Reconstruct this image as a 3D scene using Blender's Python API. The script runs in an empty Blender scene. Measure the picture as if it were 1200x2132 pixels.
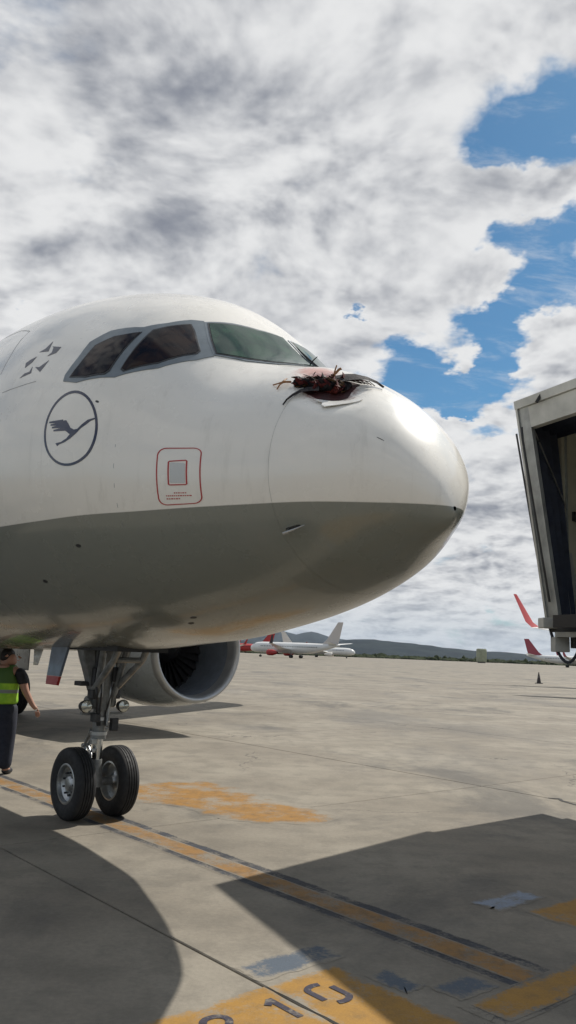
import bpy, bmesh, math, random
from math import sin, cos, pi, radians as R, sqrt, atan2
from mathutils import Vector, Matrix, noise
from mathutils.geometry import delaunay_2d_cdt
random.seed(7)
scene = bpy.context.scene
COL = scene.collection

# ------------------------------------------------------------------ camera
cam_d = bpy.data.cameras.new('camera'); cam = bpy.data.objects.new('camera', cam_d); COL.objects.link(cam)
cam_d.sensor_fit = 'VERTICAL'; cam_d.sensor_height = 24.0; cam_d.lens = 24.0 * 1700.0 / 2132.0
cam_d.clip_start = 0.05; cam_d.clip_end = 40000
CR = Vector((0.99922, -0.03944 * 0.1693, 0.03887)); CF = Vector((0, 0.98556, 0.16929)).normalized()
_p = math.atan(292 / 1700.0); _r = R(2.26)
CF = Vector((0, cos(_p), sin(_p))); _u0 = Vector((1, 0, 0)).cross(CF)
CR = cos(_r) * Vector((1, 0, 0)) + sin(_r) * _u0; CU = CR.cross(CF)
cam.matrix_world = Matrix(((CR.x, CU.x, -CF.x, 0), (CR.y, CU.y, -CF.y, 0), (CR.z, CU.z, -CF.z, 1.87), (0, 0, 0, 1)))
scene.camera = cam

# ------------------------------------------------------------------ node helper
class NT:
    def __init__(s, tree): s.t = tree
    def n(s, typ, **kw):
        nd = s.t.nodes.new(typ)
        for k, v in kw.items(): setattr(nd, k, v)
        return nd
    def put(s, sock, v):
        if isinstance(v, bpy.types.NodeSocket): s.t.links.new(v, sock)
        elif v is not None: sock.default_value = v
    def m(s, op, a, b=None, c=None, clamp=False):
        nd = s.n('ShaderNodeMath', operation=op, use_clamp=clamp)
        s.put(nd.inputs[0], a)
        if b is not None: s.put(nd.inputs[1], b)
        if c is not None: s.put(nd.inputs[2], c)
        return nd.outputs[0]
    def v(s, op, a, b=None, sc=None):
        nd = s.n('ShaderNodeVectorMath', operation=op)
        s.put(nd.inputs[0], a)
        if b is not None: s.put(nd.inputs[1], b)
        if sc is not None: s.put(nd.inputs['Scale'], sc)
        return nd.outputs['Value'] if op in ('DOT_PRODUCT', 'LENGTH', 'DISTANCE') else nd.outputs[0]
    def sep(s, a):
        nd = s.n('ShaderNodeSeparateXYZ'); s.put(nd.inputs[0], a); return nd.outputs
    def com(s, x=0.0, y=0.0, z=0.0):
        nd = s.n('ShaderNodeCombineXYZ'); s.put(nd.inputs[0], x); s.put(nd.inputs[1], y); s.put(nd.inputs[2], z); return nd.outputs[0]
    def noise(s, vec, scale, detail=4, rough=0.5, dist=0.0, lac=2.0, col=False):
        nd = s.n('ShaderNodeTexNoise'); s.put(nd.inputs['Vector'], vec)
        nd.inputs['Scale'].default_value = scale; nd.inputs['Detail'].default_value = detail
        nd.inputs['Roughness'].default_value = rough; nd.inputs['Distortion'].default_value = dist; nd.inputs['Lacunarity'].default_value = lac
        return nd.outputs['Color' if col else 'Fac']
    def ss(s, x, a, b, o0=0.0, o1=1.0, kind='SMOOTHSTEP'):
        nd = s.n('ShaderNodeMapRange', interpolation_type=kind, clamp=True)
        s.put(nd.inputs['Value'], x); s.put(nd.inputs['From Min'], a); s.put(nd.inputs['From Max'], b)
        s.put(nd.inputs['To Min'], o0); s.put(nd.inputs['To Max'], o1); return nd.outputs[0]
    def mix(s, f, a, b, mode='MIX'):
        nd = s.n('ShaderNodeMix', data_type='RGBA', blend_type=mode, clamp_factor=True)
        s.put(nd.inputs[0], f); s.put(nd.inputs[6], a); s.put(nd.inputs[7], b); return nd.outputs[2]

# ------------------------------------------------------------------ world: sky with broken cloud
SUN_AZ, SUN_EL = R(49.9), R(50.1)
SD = Vector((sin(SUN_AZ) * cos(SUN_EL), cos(SUN_AZ) * cos(SUN_EL), sin(SUN_EL)))
world = bpy.data.worlds.new('World'); scene.world = world; world.use_nodes = True
wt = world.node_tree; wt.nodes.clear(); W = NT(wt)
sky = W.n('ShaderNodeTexSky', sky_type='NISHITA', sun_disc=False)
sky.sun_elevation = SUN_EL; sky.sun_rotation = SUN_AZ; sky.air_density = 1.0; sky.dust_density = 0.6; sky.ozone_density = 1.6
d = W.n('ShaderNodeTexCoord').outputs['Generated']
dx, dy, dz = W.sep(d)
zc_ = W.m('MAXIMUM', dz, 0.0)
inv = W.m('DIVIDE', 1.0, W.m('ADD', zc_, 0.26))
P0 = W.com(W.m('MULTIPLY', dx, inv), W.m('MULTIPLY', dy, inv), 0.0)
def px2ang(x, y):
    v = CR * (x - 600) - CU * (y - 1066) + CF * 1700; v.normalize()
    return atan2(v.x, v.y), math.asin(v.z)
az = W.m('ARCTAN2', dx, dy); el = W.m('ARCSINE', dz)
# break the edges of the blobs with a warp
wn = W.noise(P0, 5.0, 5, 0.6, col=True)
wv = W.v('SUBTRACT', wn, (0.5, 0.5, 0.5)); wx, wy, wz = W.sep(wv)
wn2 = W.noise(P0, 17.0, 4, 0.6, col=True); wx2, wy2, wz2 = W.sep(W.v('SUBTRACT', wn2, (0.5, 0.5, 0.5)))
azw = W.m('ADD', W.m('MULTIPLY_ADD', wx, 0.14, az), W.m('MULTIPLY', wx2, 0.035)); elw = W.m('ADD', W.m('MULTIPLY_ADD', wy, 0.11, el), W.m('MULTIPLY', wy2, 0.035))
def blob(x, y, rx, ry, amp, rot=0.0):
    a0, e0 = px2ang(x, y)
    da = W.m('MULTIPLY', W.m('SUBTRACT', azw, a0), math.cos(e0)); de = W.m('SUBTRACT', elw, e0)
    c, s_ = cos(rot), sin(rot)
    u = W.m('ADD', W.m('MULTIPLY', da, c), W.m('MULTIPLY', de, s_))
    v = W.m('SUBTRACT', W.m('MULTIPLY', de, c), W.m('MULTIPLY', da, s_))
    u = W.m('MULTIPLY', u, 1700.0 / rx); v = W.m('MULTIPLY', v, 1700.0 / ry)
    q = W.m('ADD', W.m('MULTIPLY', u, u), W.m('MULTIPLY', v, v))
    return W.m('MULTIPLY', W.m('EXPONENT', W.m('MULTIPLY', q, -1.0)), amp)
cover = W.ss(W.m('ABSOLUTE', az), 0.35, 0.9, 0.24, -0.10)  # unseen cloud to the sides and behind thinned to lower the ambient light
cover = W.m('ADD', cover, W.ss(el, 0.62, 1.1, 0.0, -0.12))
terms = [blob(*b) for b in BLOBS] if (BLOBS := [
    (1080, 265, 68, 66, -0.9), (1180, 205, 40, 70, -0.6), (1040, 300, 40, 60, -0.7),
    (1150, 490, 110, 50, -0.85, 0.35), (1020, 505, 45, 22, -0.5), (1110, 600, 70, 45, -0.7), (1030, 660, 80, 45, -0.85),
    (1015, 725, 60, 60, -0.8), (860, 755, 95, 42, -0.9), (910, 815, 110, 35, -0.9), (1020, 800, 60, 40, -0.7),
    (1195, 560, 30, 30, -0.5), (740, 665, 14, 10, -0.6), (60, 662, 24, 9, -0.45),
    (335, 455, 110, 70, 0.45), (270, 380, 80, 60, 0.25), (930, 745, 38, 26, 0.75), (1100, 385, 100, 45, 0.55), (1010, 585, 75, 38, 0.6), (1160, 660, 45, 30, 0.5), (1150, 765, 70, 35, 0.6),
    (930, 880, 60, 22, 0.2), (1040, 905, 80, 26, -0.45), (970, 850, 30, 10, -0.5)]) else []
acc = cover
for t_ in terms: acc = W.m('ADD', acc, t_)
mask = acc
def vor(P, sc, det, rough=0.55):
    nd = W.n('ShaderNodeTexVoronoi', feature='SMOOTH_F1', voronoi_dimensions='2D', normalize=True)
    W.put(nd.inputs['Vector'], P); nd.inputs['Scale'].default_value = sc; nd.inputs['Detail'].default_value = det
    nd.inputs['Roughness'].default_value = rough; nd.inputs['Smoothness'].default_value = 0.6; return nd.outputs['Distance']
wob = W.v('SCALE', W.v('SUBTRACT', W.noise(P0, 2.6, 1, 0.5, col=True), (0.5, 0.5, 0.5)), sc=0.16)
P1 = W.v('ADD', P0, wob)
def height(P):
    """billowing cloud height: round puffs at several sizes on broad swells"""
    v = W.m('SUBTRACT', 0.50, vor(P, 3.4, 4.0, 0.62))
    n = W.m('SUBTRACT', W.noise(P, 1.9, 8, 0.56, 0.0), 0.5)
    f = W.m('SUBTRACT', W.noise(W.v('ADD', P, (5.0, 1.0, 0)), 15.0, 5, 0.6), 0.5)
    return W.m('ADD', W.m('ADD', W.m('MULTIPLY', v, 1.35), W.m('MULTIPLY', n, 1.5)), W.m('MULTIPLY', f, 0.32))
h0 = height(P1)
h1 = height(W.v('ADD', P1, (0.034, 0.038, 0.0)))
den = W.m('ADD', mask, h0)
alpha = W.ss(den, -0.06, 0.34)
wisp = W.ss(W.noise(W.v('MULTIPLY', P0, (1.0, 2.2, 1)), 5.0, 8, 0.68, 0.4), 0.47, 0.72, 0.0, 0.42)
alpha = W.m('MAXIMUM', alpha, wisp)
thick = W.ss(den, 0.05, 1.1, kind='LINEAR')
relief = W.m('MULTIPLY', W.m('SUBTRACT', h0, h1), 1.9)
big = W.noise(W.v('ADD', P0, (3.1, 5.7, 0.0)), 2.6, 5, 0.55)
lum = W.m('ADD', W.m('MULTIPLY_ADD', thick, -0.42, 0.98), relief)
lum = W.m('ADD', lum, W.m('MULTIPLY', W.m('SUBTRACT', 0.50, big), 1.1))
for gb in [(870, 90, 170, 110, -.22), (700, 290, 120, 120, -.16), (480, 330, 150, 90, -.10), (740, 520, 130, 70, -.18), (200, 230, 200, 100, -.10), (120, 500, 150, 60, -.12), (420, 480, 140, 50, -.08),
           (1050, 400, 120, 50, .16), (1000, 590, 90, 40, .2), (580, 420, 60, 70, .16), (540, 90, 80, 60, .12), (880, 720, 110, 40, .12), (700, 660, 90, 60, .16), (320, 320, 70, 40, .1), (230, 600, 200, 30, .12), (960, 200, 120, 60, .1)]:
    lum = W.m('ADD', lum, blob(*gb))
lowdim = W.ss(el, 0.02, 0.40, -0.04, 0.0)
lum = W.m('ADD', lum, lowdim)
lum = W.m('MULTIPLY_ADD', lum, 1.10, -0.075)
lum = W.ss(lum, -0.12, 1.20)
ccol = W.mix(lum, (0.22, 0.24, 0.29, 1), (0.80, 0.805, 0.81, 1))
CLOUD = 10.0
ccol = W.v('SCALE', ccol, sc=CLOUD)
skyc = W.mix(1.0, sky.outputs[0], (0.42, 0.72, 0.84, 1), 'MULTIPLY')
skyc = W.v('SCALE', skyc, sc=1.0)
horizon = W.ss(el, 0.0, 0.10, 0.55, 0.0)
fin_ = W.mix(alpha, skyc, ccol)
fin_ = W.mix(horizon, fin_, (4.6, 5.3, 6.0, 1))
bg = W.n('ShaderNodeBackground'); wt.links.new(fin_, bg.inputs[0]); bg.inputs[1].default_value = 0.1
wo = W.n('ShaderNodeOutputWorld'); wt.links.new(bg.outputs[0], wo.inputs[0])

# ------------------------------------------------------------------ sun
sun_d = bpy.data.lights.new('sun', 'SUN'); sun_d.energy = 4.8; sun_d.angle = R(0.53); sun_d.color = (1.0, 0.955, 0.88)
sun = bpy.data.objects.new('sun', sun_d); COL.objects.link(sun)
sun.rotation_euler = SD.to_track_quat('Z', 'Y').to_euler(); sun.location = (0, 0, 60)
scene.view_settings.view_transform = 'Standard'; scene.view_settings.look = 'None'
scene.view_settings.gamma = 1; scene.view_settings.exposure = 0.0; scene.view_settings.use_curve_mapping = False
F = {
    'pane_slide': [(2.435, 0.7780),(2.374, 0.7014),(2.271, 0.5757),(2.188, 0.6012),(1.974, 0.7073),(1.968, 0.7407),(2.159, 0.9607),(2.385, 1.1042),(2.418, 1.1002)],
    'pane_rear': [(2.494, 0.8271),(2.606, 0.8822),(2.712, 0.9215),(2.853, 1.0059),(2.891, 1.1199),(2.944, 1.2142),(2.729, 1.2004),(2.535, 1.1572),(2.506, 1.1297)],
    'frame': [(3.012, 1.2378),(3.027, 1.2024),(2.974, 1.0885),(2.965, 0.9883),(2.821, 0.8881),(2.532, 0.7918),(2.409, 0.6798),(2.321, 0.5442),(2.259, 0.4833),(2.079, 0.5580),(1.868, 0.6700),(1.929, 0.7839),(2.132, 0.9863),(2.435, 1.1533),(2.824, 1.2358)],
    'crane_body': [(2.479, 1.3930),(2.468, 1.3969),(2.512, 1.4126),(2.553, 1.4362),(2.603, 1.4598),(2.647, 1.4873),(2.709, 1.5168),(2.777, 1.5384),(2.847, 1.5521),(2.868, 1.5600),(2.894, 1.5482),(2.818, 1.5384),(2.756, 1.5187),(2.721, 1.4971),(2.774, 1.4853),(2.829, 1.4775),(2.856, 1.4559),(2.853, 1.4382),(2.800, 1.4323),(2.765, 1.4460),(2.727, 1.4657),(2.679, 1.4716),(2.641, 1.4657),(2.603, 1.4421),(2.544, 1.4107)],
    'feather': [[(2.841, 1.4401),(3.029, 1.4519)],[(2.827, 1.4519),(3.003, 1.4637)],[(2.806, 1.4618),(2.977, 1.4755)],[(2.779, 1.4735),(2.947, 1.4893)]],
    'marks': [[(3.644, 1.0727),(3.579, 1.0492),(3.547, 0.9981),(3.500, 1.0668)],[(3.462, 1.0983),(3.429, 1.0727),(3.459, 1.0413),(3.491, 1.0334),(3.341, 1.0354),(3.356, 1.0747)],[(3.729, 1.1710),(3.762, 1.1415),(3.706, 1.1199),(3.638, 1.1022),(3.656, 1.1376)],[(3.556, 1.1670),(3.488, 1.1670),(3.394, 1.1238),(3.412, 1.1592),(3.438, 1.1946)],[(3.729, 1.2319),(3.679, 1.2044),(3.612, 1.1946),(3.606, 1.1651),(3.574, 1.2024)]],
    'door_seam': [(4.174, 1.1965),(4.215, 1.0865),(4.315, 0.9431),(4.335, 0.8704)],
    'panel_line': [(3.947, 1.3105),(3.674, 1.2790),(3.429, 1.2476)],
}

# ------------------------------------------------------------------ materials
def newmat(name):
    m = bpy.data.materials.new(name); m.use_nodes = True; t = m.node_tree
    b = t.nodes['Principled BSDF']; return m, NT(t), b
def simple(name, col, rough=0.5, metal=0.0, coat=0.0, nscale=None, namt=0.25, bump=0.0, spec=0.5):
    m, T, b = newmat(name)
    b.inputs['Roughness'].default_value = rough; b.inputs['Metallic'].default_value = metal
    b.inputs['Coat Weight'].default_value = coat; b.inputs['Coat Roughness'].default_value = 0.08
    b.inputs['Specular IOR Level'].default_value = spec
    c = (col[0], col[1], col[2], 1)
    if nscale:
        tc = T.n('ShaderNodeTexCoord').outputs['Object']
        n = T.noise(tc, nscale, 6, 0.6)
        n = T.ss(n, 0.3, 0.7, 1 - namt, 1 + namt * 0.5, 'LINEAR')
        cc = T.v('SCALE', c[:3], sc=n); T.put(b.inputs['Base Color'], cc)
        r = T.ss(T.noise(tc, nscale * 2.3, 4, 0.6), 0.3, 0.7, max(0.02, rough - 0.1), min(1, rough + 0.12), 'LINEAR')
        T.put(b.inputs['Roughness'], r)
        if bump:
            bn = T.n('ShaderNodeBump'); bn.inputs['Strength'].default_value = bump; bn.inputs['Distance'].default_value = 0.01
            T.put(bn.inputs['Height'], T.noise(tc, nscale * 6, 5, 0.6)); T.put(b.inputs['Normal'], bn.outputs[0])
    else: b.inputs['Base Color'].default_value = c
    return m

def concrete_nodes(T, dark=1.0):
    P = T.n('ShaderNodeNewGeometry').outputs['Position']
    a = T.noise(P, 0.35, 6, 0.6); b_ = T.noise(P, 2.2, 7, 0.65); c = T.noise(P, 26, 6, 0.7); g = T.noise(P, 170, 3, 0.6)
    st = T.noise(T.v('MULTIPLY', T.v('ADD', P, (3.0, 7.0, 0)), (1.0, 0.45, 1)), 0.22, 6, 0.62, 0.6)
    col = T.mix(T.ss(a, 0.35, 0.68), (0.205, 0.180, 0.143, 1), (0.287, 0.257, 0.206, 1))
    col = T.mix(T.ss(b_, 0.42, 0.64, 0, 0.5), col, (0.145, 0.130, 0.105, 1))
    col = T.mix(T.ss(st, 0.50, 0.68, 0, 0.55), col, (0.105, 0.102, 0.098, 1))
    # far apron: long faint traffic streaks
    sk = T.noise(T.v('MULTIPLY', P, (0.035, 0.35, 1)), 1.0, 5, 0.6, 0.4)
    col = T.mix(T.ss(sk, 0.50, 0.70, 0, 0.35), col, (0.17, 0.15, 0.12, 1))
    # small dark oil spots
    v = T.n('ShaderNodeTexVoronoi', feature='F1'); T.put(v.inputs['Vector'], P); v.inputs['Scale'].default_value = 2.3
    spot = T.ss(T.m('ADD', v.outputs['Distance'], T.m('MULTIPLY', T.noise(P, 30, 2), 0.05)), 0.045, 0.08, 1, 0)
    gate = T.ss(T.noise(P, 0.9, 2), 0.55, 0.6)
    col = T.mix(T.m('MULTIPLY', T.m('MULTIPLY', spot, gate), 0.75), col, (0.04, 0.038, 0.035, 1))
    f = T.m('MULTIPLY', T.ss(c, 0.25, 0.75, 0.84, 1.12, 'LINEAR'), T.ss(g, 0.25, 0.75, 0.90, 1.08, 'LINEAR'))
    # black rubber and fuel grime, gathered in a few big smudges
    gr = T.noise(T.v('ADD', T.v('MULTIPLY', P, (0.30, 0.20, 1)), (11.0, 4.0, 0)), 1.0, 9, 0.68, 0.8)
    col = T.mix(T.ss(gr, 0.52, 0.68, 0, 0.6), col, (0.072, 0.070, 0.066, 1))
    cr_ = T.n('ShaderNodeTexVoronoi', feature='DISTANCE_TO_EDGE'); T.put(cr_.inputs['Vector'], T.v('ADD', P, T.v('SCALE', T.noise(P, 1.6, 4, 0.6, col=True), sc=0.9))); cr_.inputs['Scale'].default_value = 0.16
    crk = T.m('MULTIPLY', T.ss(cr_.outputs['Distance'], 0.0012, 0.0035, 1, 0), T.ss(T.noise(P, 0.25, 3), 0.48, 0.56))
    col = T.mix(T.m('MULTIPLY', crk, 0.7), col, (0.05, 0.047, 0.042, 1))
    col = T.v('SCALE', col, sc=T.m('MULTIPLY', f, dark))
    h = T.m('ADD', T.m('MULTIPLY', c, 0.5), T.m('MULTIPLY', g, 0.35))
    return P, col, h, b_
def mk_concrete():
    m, T, b = newmat('apron_concrete'); P, col, h, _ = concrete_nodes(T)
    rnd = T.n('ShaderNodeObjectInfo').outputs['Random']
    col = T.v('SCALE', col, sc=T.ss(rnd, 0, 1, 0.985, 1.015, 'LINEAR'))
    T.put(b.inputs['Base Color'], col); b.inputs['Roughness'].default_value = 0.82; b.inputs['Specular IOR Level'].default_value = 0.3
    bn = T.n('ShaderNodeBump'); bn.inputs['Strength'].default_value = 0.35; bn.inputs['Distance'].default_value = 0.01
    T.put(bn.inputs['Height'], h); T.put(b.inputs['Normal'], bn.outputs[0]); return m
def paint_on_concrete(name, colour, worn=0.5, patch=3.0, second=None, dull=0.35):
    """road paint, worn through to the concrete where noise says so"""
    m, T, b = newmat(name); P, col, h, b_ = concrete_nodes(T)
    w = T.m('ADD', T.m('MULTIPLY', T.noise(P, patch, 6, 0.65), 0.65), T.m('MULTIPLY', T.noise(P, 38, 5, 0.7), 0.35))
    ed = T.n('ShaderNodeAttribute', attribute_name='inner').outputs['Fac']; w = T.m('SUBTRACT', w, T.m('MULTIPLY', T.m('SUBTRACT', 1.0, ed), 0.17))
    mask = T.ss(w, 0.5 - 0.12 + (worn - 0.5) * 0.5, 0.5 + 0.06 + (worn - 0.5) * 0.5)
    pc = (colour[0], colour[1], colour[2], 1)
    grime = T.noise(P, 7, 6, 0.7)
    p2 = T.mix(T.ss(grime, 0.4, 0.75, 0, dull), pc, second or (colour[0] * .5, colour[1] * .5, colour[2] * .6, 1))
    fine = T.ss(T.noise(P, 90, 4, 0.7), 0.3, 0.7, 0.85, 1.1, 'LINEAR')
    p2 = T.v('SCALE', p2, sc=fine)
    T.put(b.inputs['Base Color'], T.mix(mask, col, p2)); b.inputs['Roughness'].default_value = 0.8; b.inputs['Specular IOR Level'].default_value = 0.3
    bn = T.n('ShaderNodeBump'); bn.inputs['Strength'].default_value = 0.3; bn.inputs['Distance'].default_value = 0.008
    T.put(bn.inputs['Height'], h); T.put(b.inputs['Normal'], bn.outputs[0]); return m

def mk_aircraft_paint():
    m, T, b = newmat('aircraft_paint')
    O = T.n('ShaderNodeTexCoord').outputs['Object']; ox, oy, oz = T.sep(O)
    white = (0.82, 0.785, 0.715, 1); grey = (0.205, 0.213, 0.185, 1)
    col = T.mix(T.ss(oz, 2.917, 2.923, kind='LINEAR'), grey, white)
    # grime: vertical weeping streaks and faint blotches
    s1 = T.noise(T.v('MULTIPLY', O, (9, 9, 0.7)), 1.0, 6, 0.65)
    s2 = T.noise(O, 1.4, 6, 0.6)
    col = T.mix(T.ss(s1, 0.52, 0.78, 0, 0.22), col, (0.30, 0.27, 0.22, 1))
    col = T.mix(T.ss(s2, 0.50, 0.80, 0, 0.12), col, (0.36, 0.33, 0.29, 1))
    # dirty belly
    col = T.mix(T.m('MULTIPLY', T.ss(oz, 1.75, 2.2, 1, 0), T.ss(T.noise(T.v('MULTIPLY', O, (0.8, 4, 4)), 1.5, 6, 0.65), 0.4, 0.65, 0, 0.35)), col, (0.07, 0.065, 0.05, 1))
    # blood smears around the bird
    def near(c, r0, r1, nsc, amt):
        dd = T.v('DISTANCE', O, c)
        nn = T.noise(O, nsc, 5, 0.7, 1.0)
        return T.ss(T.m('ADD', dd, T.m('MULTIPLY', T.m('SUBTRACT', nn, 0.5), 0.30)), r0, r1, amt, 0.0)
    for (x_, t_, r0, r1, nsc, amt, c_) in BLOOD:
        col = T.mix(near(SP(x_, t_), r0, r1, nsc, amt), col, c_)
    T.put(b.inputs['Base Color'], col)
    rr = T.ss(s2, 0.3, 0.7, 0.20, 0.34, 'LINEAR'); T.put(b.inputs['Roughness'], rr)
    b.inputs['Coat Weight'].default_value = 0.55; b.inputs['Coat Roughness'].default_value = 0.10
    # slight waviness of the skin
    bn = T.n('ShaderNodeBump'); bn.inputs['Strength'].default_value = 0.12; bn.inputs['Distance'].default_value = 0.02
    T.put(bn.inputs['Height'], T.noise(O, 2.6, 3, 0.5)); T.put(b.inputs['Normal'], bn.outputs[0]); T.put(b.inputs['Coat Normal'], bn.outputs[0])
    return m

# ------------------------------------------------------------------ mesh helpers
class MB:
    def __init__(s): s.v = []; s.f = []; s.mi = []; s.cur = 0; s.mx = Matrix()
    def add(s, vs, fs, mi=None):
        o = len(s.v); s.v += [tuple(s.mx @ Vector(p)) for p in vs]
        s.f += [tuple(i + o for i in f) for f in fs]; s.mi += [s.cur if mi is None else mi] * len(fs); return s
    def box(s, c, size, rot=None, bev=0.0):
        x, y, z = [q / 2 for q in size]; M = Matrix.Translation(c) @ (rot.to_4x4() if rot else Matrix())
        if bev <= 0:
            vs = [M @ Vector((a * x, b * y, c_ * z)) for a in (-1, 1) for b in (-1, 1) for c_ in (-1, 1)]
            return s.add(vs, [(0, 1, 3, 2), (4, 6, 7, 5), (0, 4, 5, 1), (2, 3, 7, 6), (0, 2, 6, 4), (1, 5, 7, 3)])
        bm = bmesh.new(); bmesh.ops.create_cube(bm, size=1.0)
        for v in bm.verts: v.co = Vector((v.co.x * size[0], v.co.y * size[1], v.co.z * size[2]))
        bmesh.ops.bevel(bm, geom=bm.edges[:], offset=bev, segments=2, affect='EDGES', profile=0.6)
        bm.verts.index_update(); s.add([M @ v.co for v in bm.verts], [tuple(v.index for v in f.verts) for f in bm.faces]); bm.free(); return s
    def tube(s, pts, rad, n=10, cap=True):
        pts = [Vector(p) for p in pts]
        if not isinstance(rad, (list, tuple)): rad = [rad] * len(pts)
        rings = []; prev = None
        for i, p in enumerate(pts):
            t = (pts[min(i + 1, len(pts) - 1)] - pts[max(i - 1, 0)]).normalized()
            if prev is None: a = t.orthogonal().normalized()
            else: a = (prev - t * prev.dot(t)).normalized()
            prev = a; b = t.cross(a)
            rings.append([p + (a * cos(2 * pi * k / n) + b * sin(2 * pi * k / n)) * rad[i] for k in range(n)])
        vs = [q for r in rings for q in r]; fs = []
        for i in range(len(rings) - 1):
            for k in range(n): fs.append((i * n + k, i * n + (k + 1) % n, (i + 1) * n + (k + 1) % n, (i + 1) * n + k))
        if cap: fs.append(tuple(range(n))[::-1]); fs.append(tuple((len(rings) - 1) * n + k for k in range(n)))
        return s.add(vs, fs)
    def lathe(s, prof, origin=(0, 0, 0), axis=(1, 0, 0), n=40, mis=None):
        """prof: list of (along, radius)"""
        ax = Vector(axis).normalized(); a = ax.orthogonal().normalized(); b = ax.cross(a); o = Vector(origin)
        vs = []; fs = []
        for (t, r) in prof: vs += [o + ax * t + (a * cos(2 * pi * k / n) + b * sin(2 * pi * k / n)) * r for k in range(n)]
        base = len(s.v)
        for i in range(len(prof) - 1):
            ff = [(i * n + k, i * n + (k + 1) % n, (i + 1) * n + (k + 1) % n, (i + 1) * n + k) for k in range(n)]
            fs += ff
            if mis: s.mi_ext = None
        s.add(vs, fs); return s
    def prism(s, poly, z0, z1):
        n = len(poly); vs = [(p[0], p[1], z0) for p in poly] + [(p[0], p[1], z1) for p in poly]
        fs = [tuple(range(n))[::-1], tuple(range(n, 2 * n))] + [(i, (i + 1) % n, n + (i + 1) % n, n + i) for i in range(n)]
        return s.add(vs, fs)
    def build(s, name, mats, parent=None, smooth=False, ang=None):
        me = bpy.data.meshes.new(name); me.from_pydata(s.v, [], s.f)
        if not isinstance(mats, (list, tuple)): mats = [mats]
        for m in mats: me.materials.append(m)
        if len(mats) > 1: me.polygons.foreach_set('material_index', s.mi)
        bm = bmesh.new(); bm.from_mesh(me); bmesh.ops.recalc_face_normals(bm, faces=bm.faces[:]); bm.to_mesh(me); bm.free()
        if smooth:
            me.polygons.foreach_set('use_smooth', [True] * len(me.polygons)); me.set_sharp_from_angle(angle=R(ang or 35))
        o = bpy.data.objects.new(name, me); COL.objects.link(o); o.parent = parent; return o
def mesh_obj(name, vs, fs, mat, parent=None, smooth=False, recalc=False):
    m = MB(); m.v = [tuple(v) for v in vs]; m.f = [tuple(f) for f in fs]; m.mi = [0] * len(fs)
    me = bpy.data.meshes.new(name); me.from_pydata(m.v, [], m.f); me.materials.append(mat)
    if smooth: me.polygons.foreach_set('use_smooth', [True] * len(me.polygons))
    if recalc:
        bm = bmesh.new(); bm.from_mesh(me); bmesh.ops.recalc_face_normals(bm, faces=bm.faces[:]); bm.to_mesh(me); bm.free()
    o = bpy.data.objects.new(name, me); COL.objects.link(o); o.parent = parent; return o
def thing(name, label, cat, loc=(0, 0, 0), rz=0, group=None):
    o = bpy.data.objects.new(name, None); COL.objects.link(o); o.location = loc; o.rotation_euler = (0, 0, rz); o.empty_display_size = 0.3
    o['label'] = label; o['category'] = cat
    if group: o['group'] = group
    return o
def kind(o, k): o['kind'] = k; return o
def skinned(name, verts, edges, radii, mat, parent=None, sub=2, root=0):
    me = bpy.data.meshes.new(name + '_cage'); me.from_pydata(verts, edges, [])
    o = bpy.data.objects.new(name, me); COL.objects.link(o)
    sk = o.modifiers.new('skin', 'SKIN'); sk.use_smooth_shade = True
    for i, r in enumerate(radii):
        sv = me.skin_vertices[0].data[i]; sv.radius = (r, r) if not isinstance(r, tuple) else r; sv.use_root = (i == root)
    ss = o.modifiers.new('sub', 'SUBSURF'); ss.levels = sub; ss.render_levels = sub
    bpy.context.view_layer.update(); dg = bpy.context.evaluated_depsgraph_get()
    nm = bpy.data.meshes.new_from_object(o.evaluated_get(dg)); o.modifiers.clear(); o.data = nm; nm.name = name
    nm.materials.clear(); nm.materials.append(mat); nm.polygons.foreach_set('use_smooth', [True] * len(nm.polygons))
    bpy.data.meshes.remove(me); o.parent = parent; return o

# ------------------------------------------------------------------ airliner nose shape
KX = [0, .1, .35, .7, 1.1, 1.6, 2.1, 2.6, 3.2, 4, 5, 6.5, 16, 25, 31, 37.5]
TOPZ = [2.902, 3.288, 3.675, 3.966, 4.178, 4.363, 4.810, 5.205, 5.470, 5.688, 5.835, 5.867, 5.885, 5.88, 5.75, 5.45]
BOTZ = [2.902, 2.775, 2.641, 2.435, 2.273, 2.142, 2.046, 1.966, 1.912, 1.847, 1.801, 1.780, 1.776, 1.85, 3.1, 4.75]
WID = [0.000, 0.280, 0.587, 0.859, 1.035, 1.244, 1.430, 1.632, 1.758, 1.885, 1.927, 1.938, 1.950, 1.94, 1.35, .30]
MIDZ = [2.902, 3.110, 3.207, 3.189, 3.201, 3.251, 3.322, 3.441, 3.557, 3.691, 3.776, 3.816, 3.829, 3.86, 4.4, 5.1]
KT = [sqrt(k) for k in KX]
def _slopes(y):
    n = len(KT); h = [KT[i + 1] - KT[i] for i in range(n - 1)]; dd = [(y[i + 1] - y[i]) / h[i] for i in range(n - 1)]
    m = [0] * n
    for i in range(1, n - 1): m[i] = (dd[i - 1] * h[i] + dd[i] * h[i - 1]) / (h[i - 1] + h[i])
    m[12] = 0; m[0] = 1.5 * dd[0] - .5 * m[1]; m[-1] = dd[-1]; return m
_SL = [_slopes(y) for y in (TOPZ, BOTZ, WID, MIDZ)]
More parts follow.
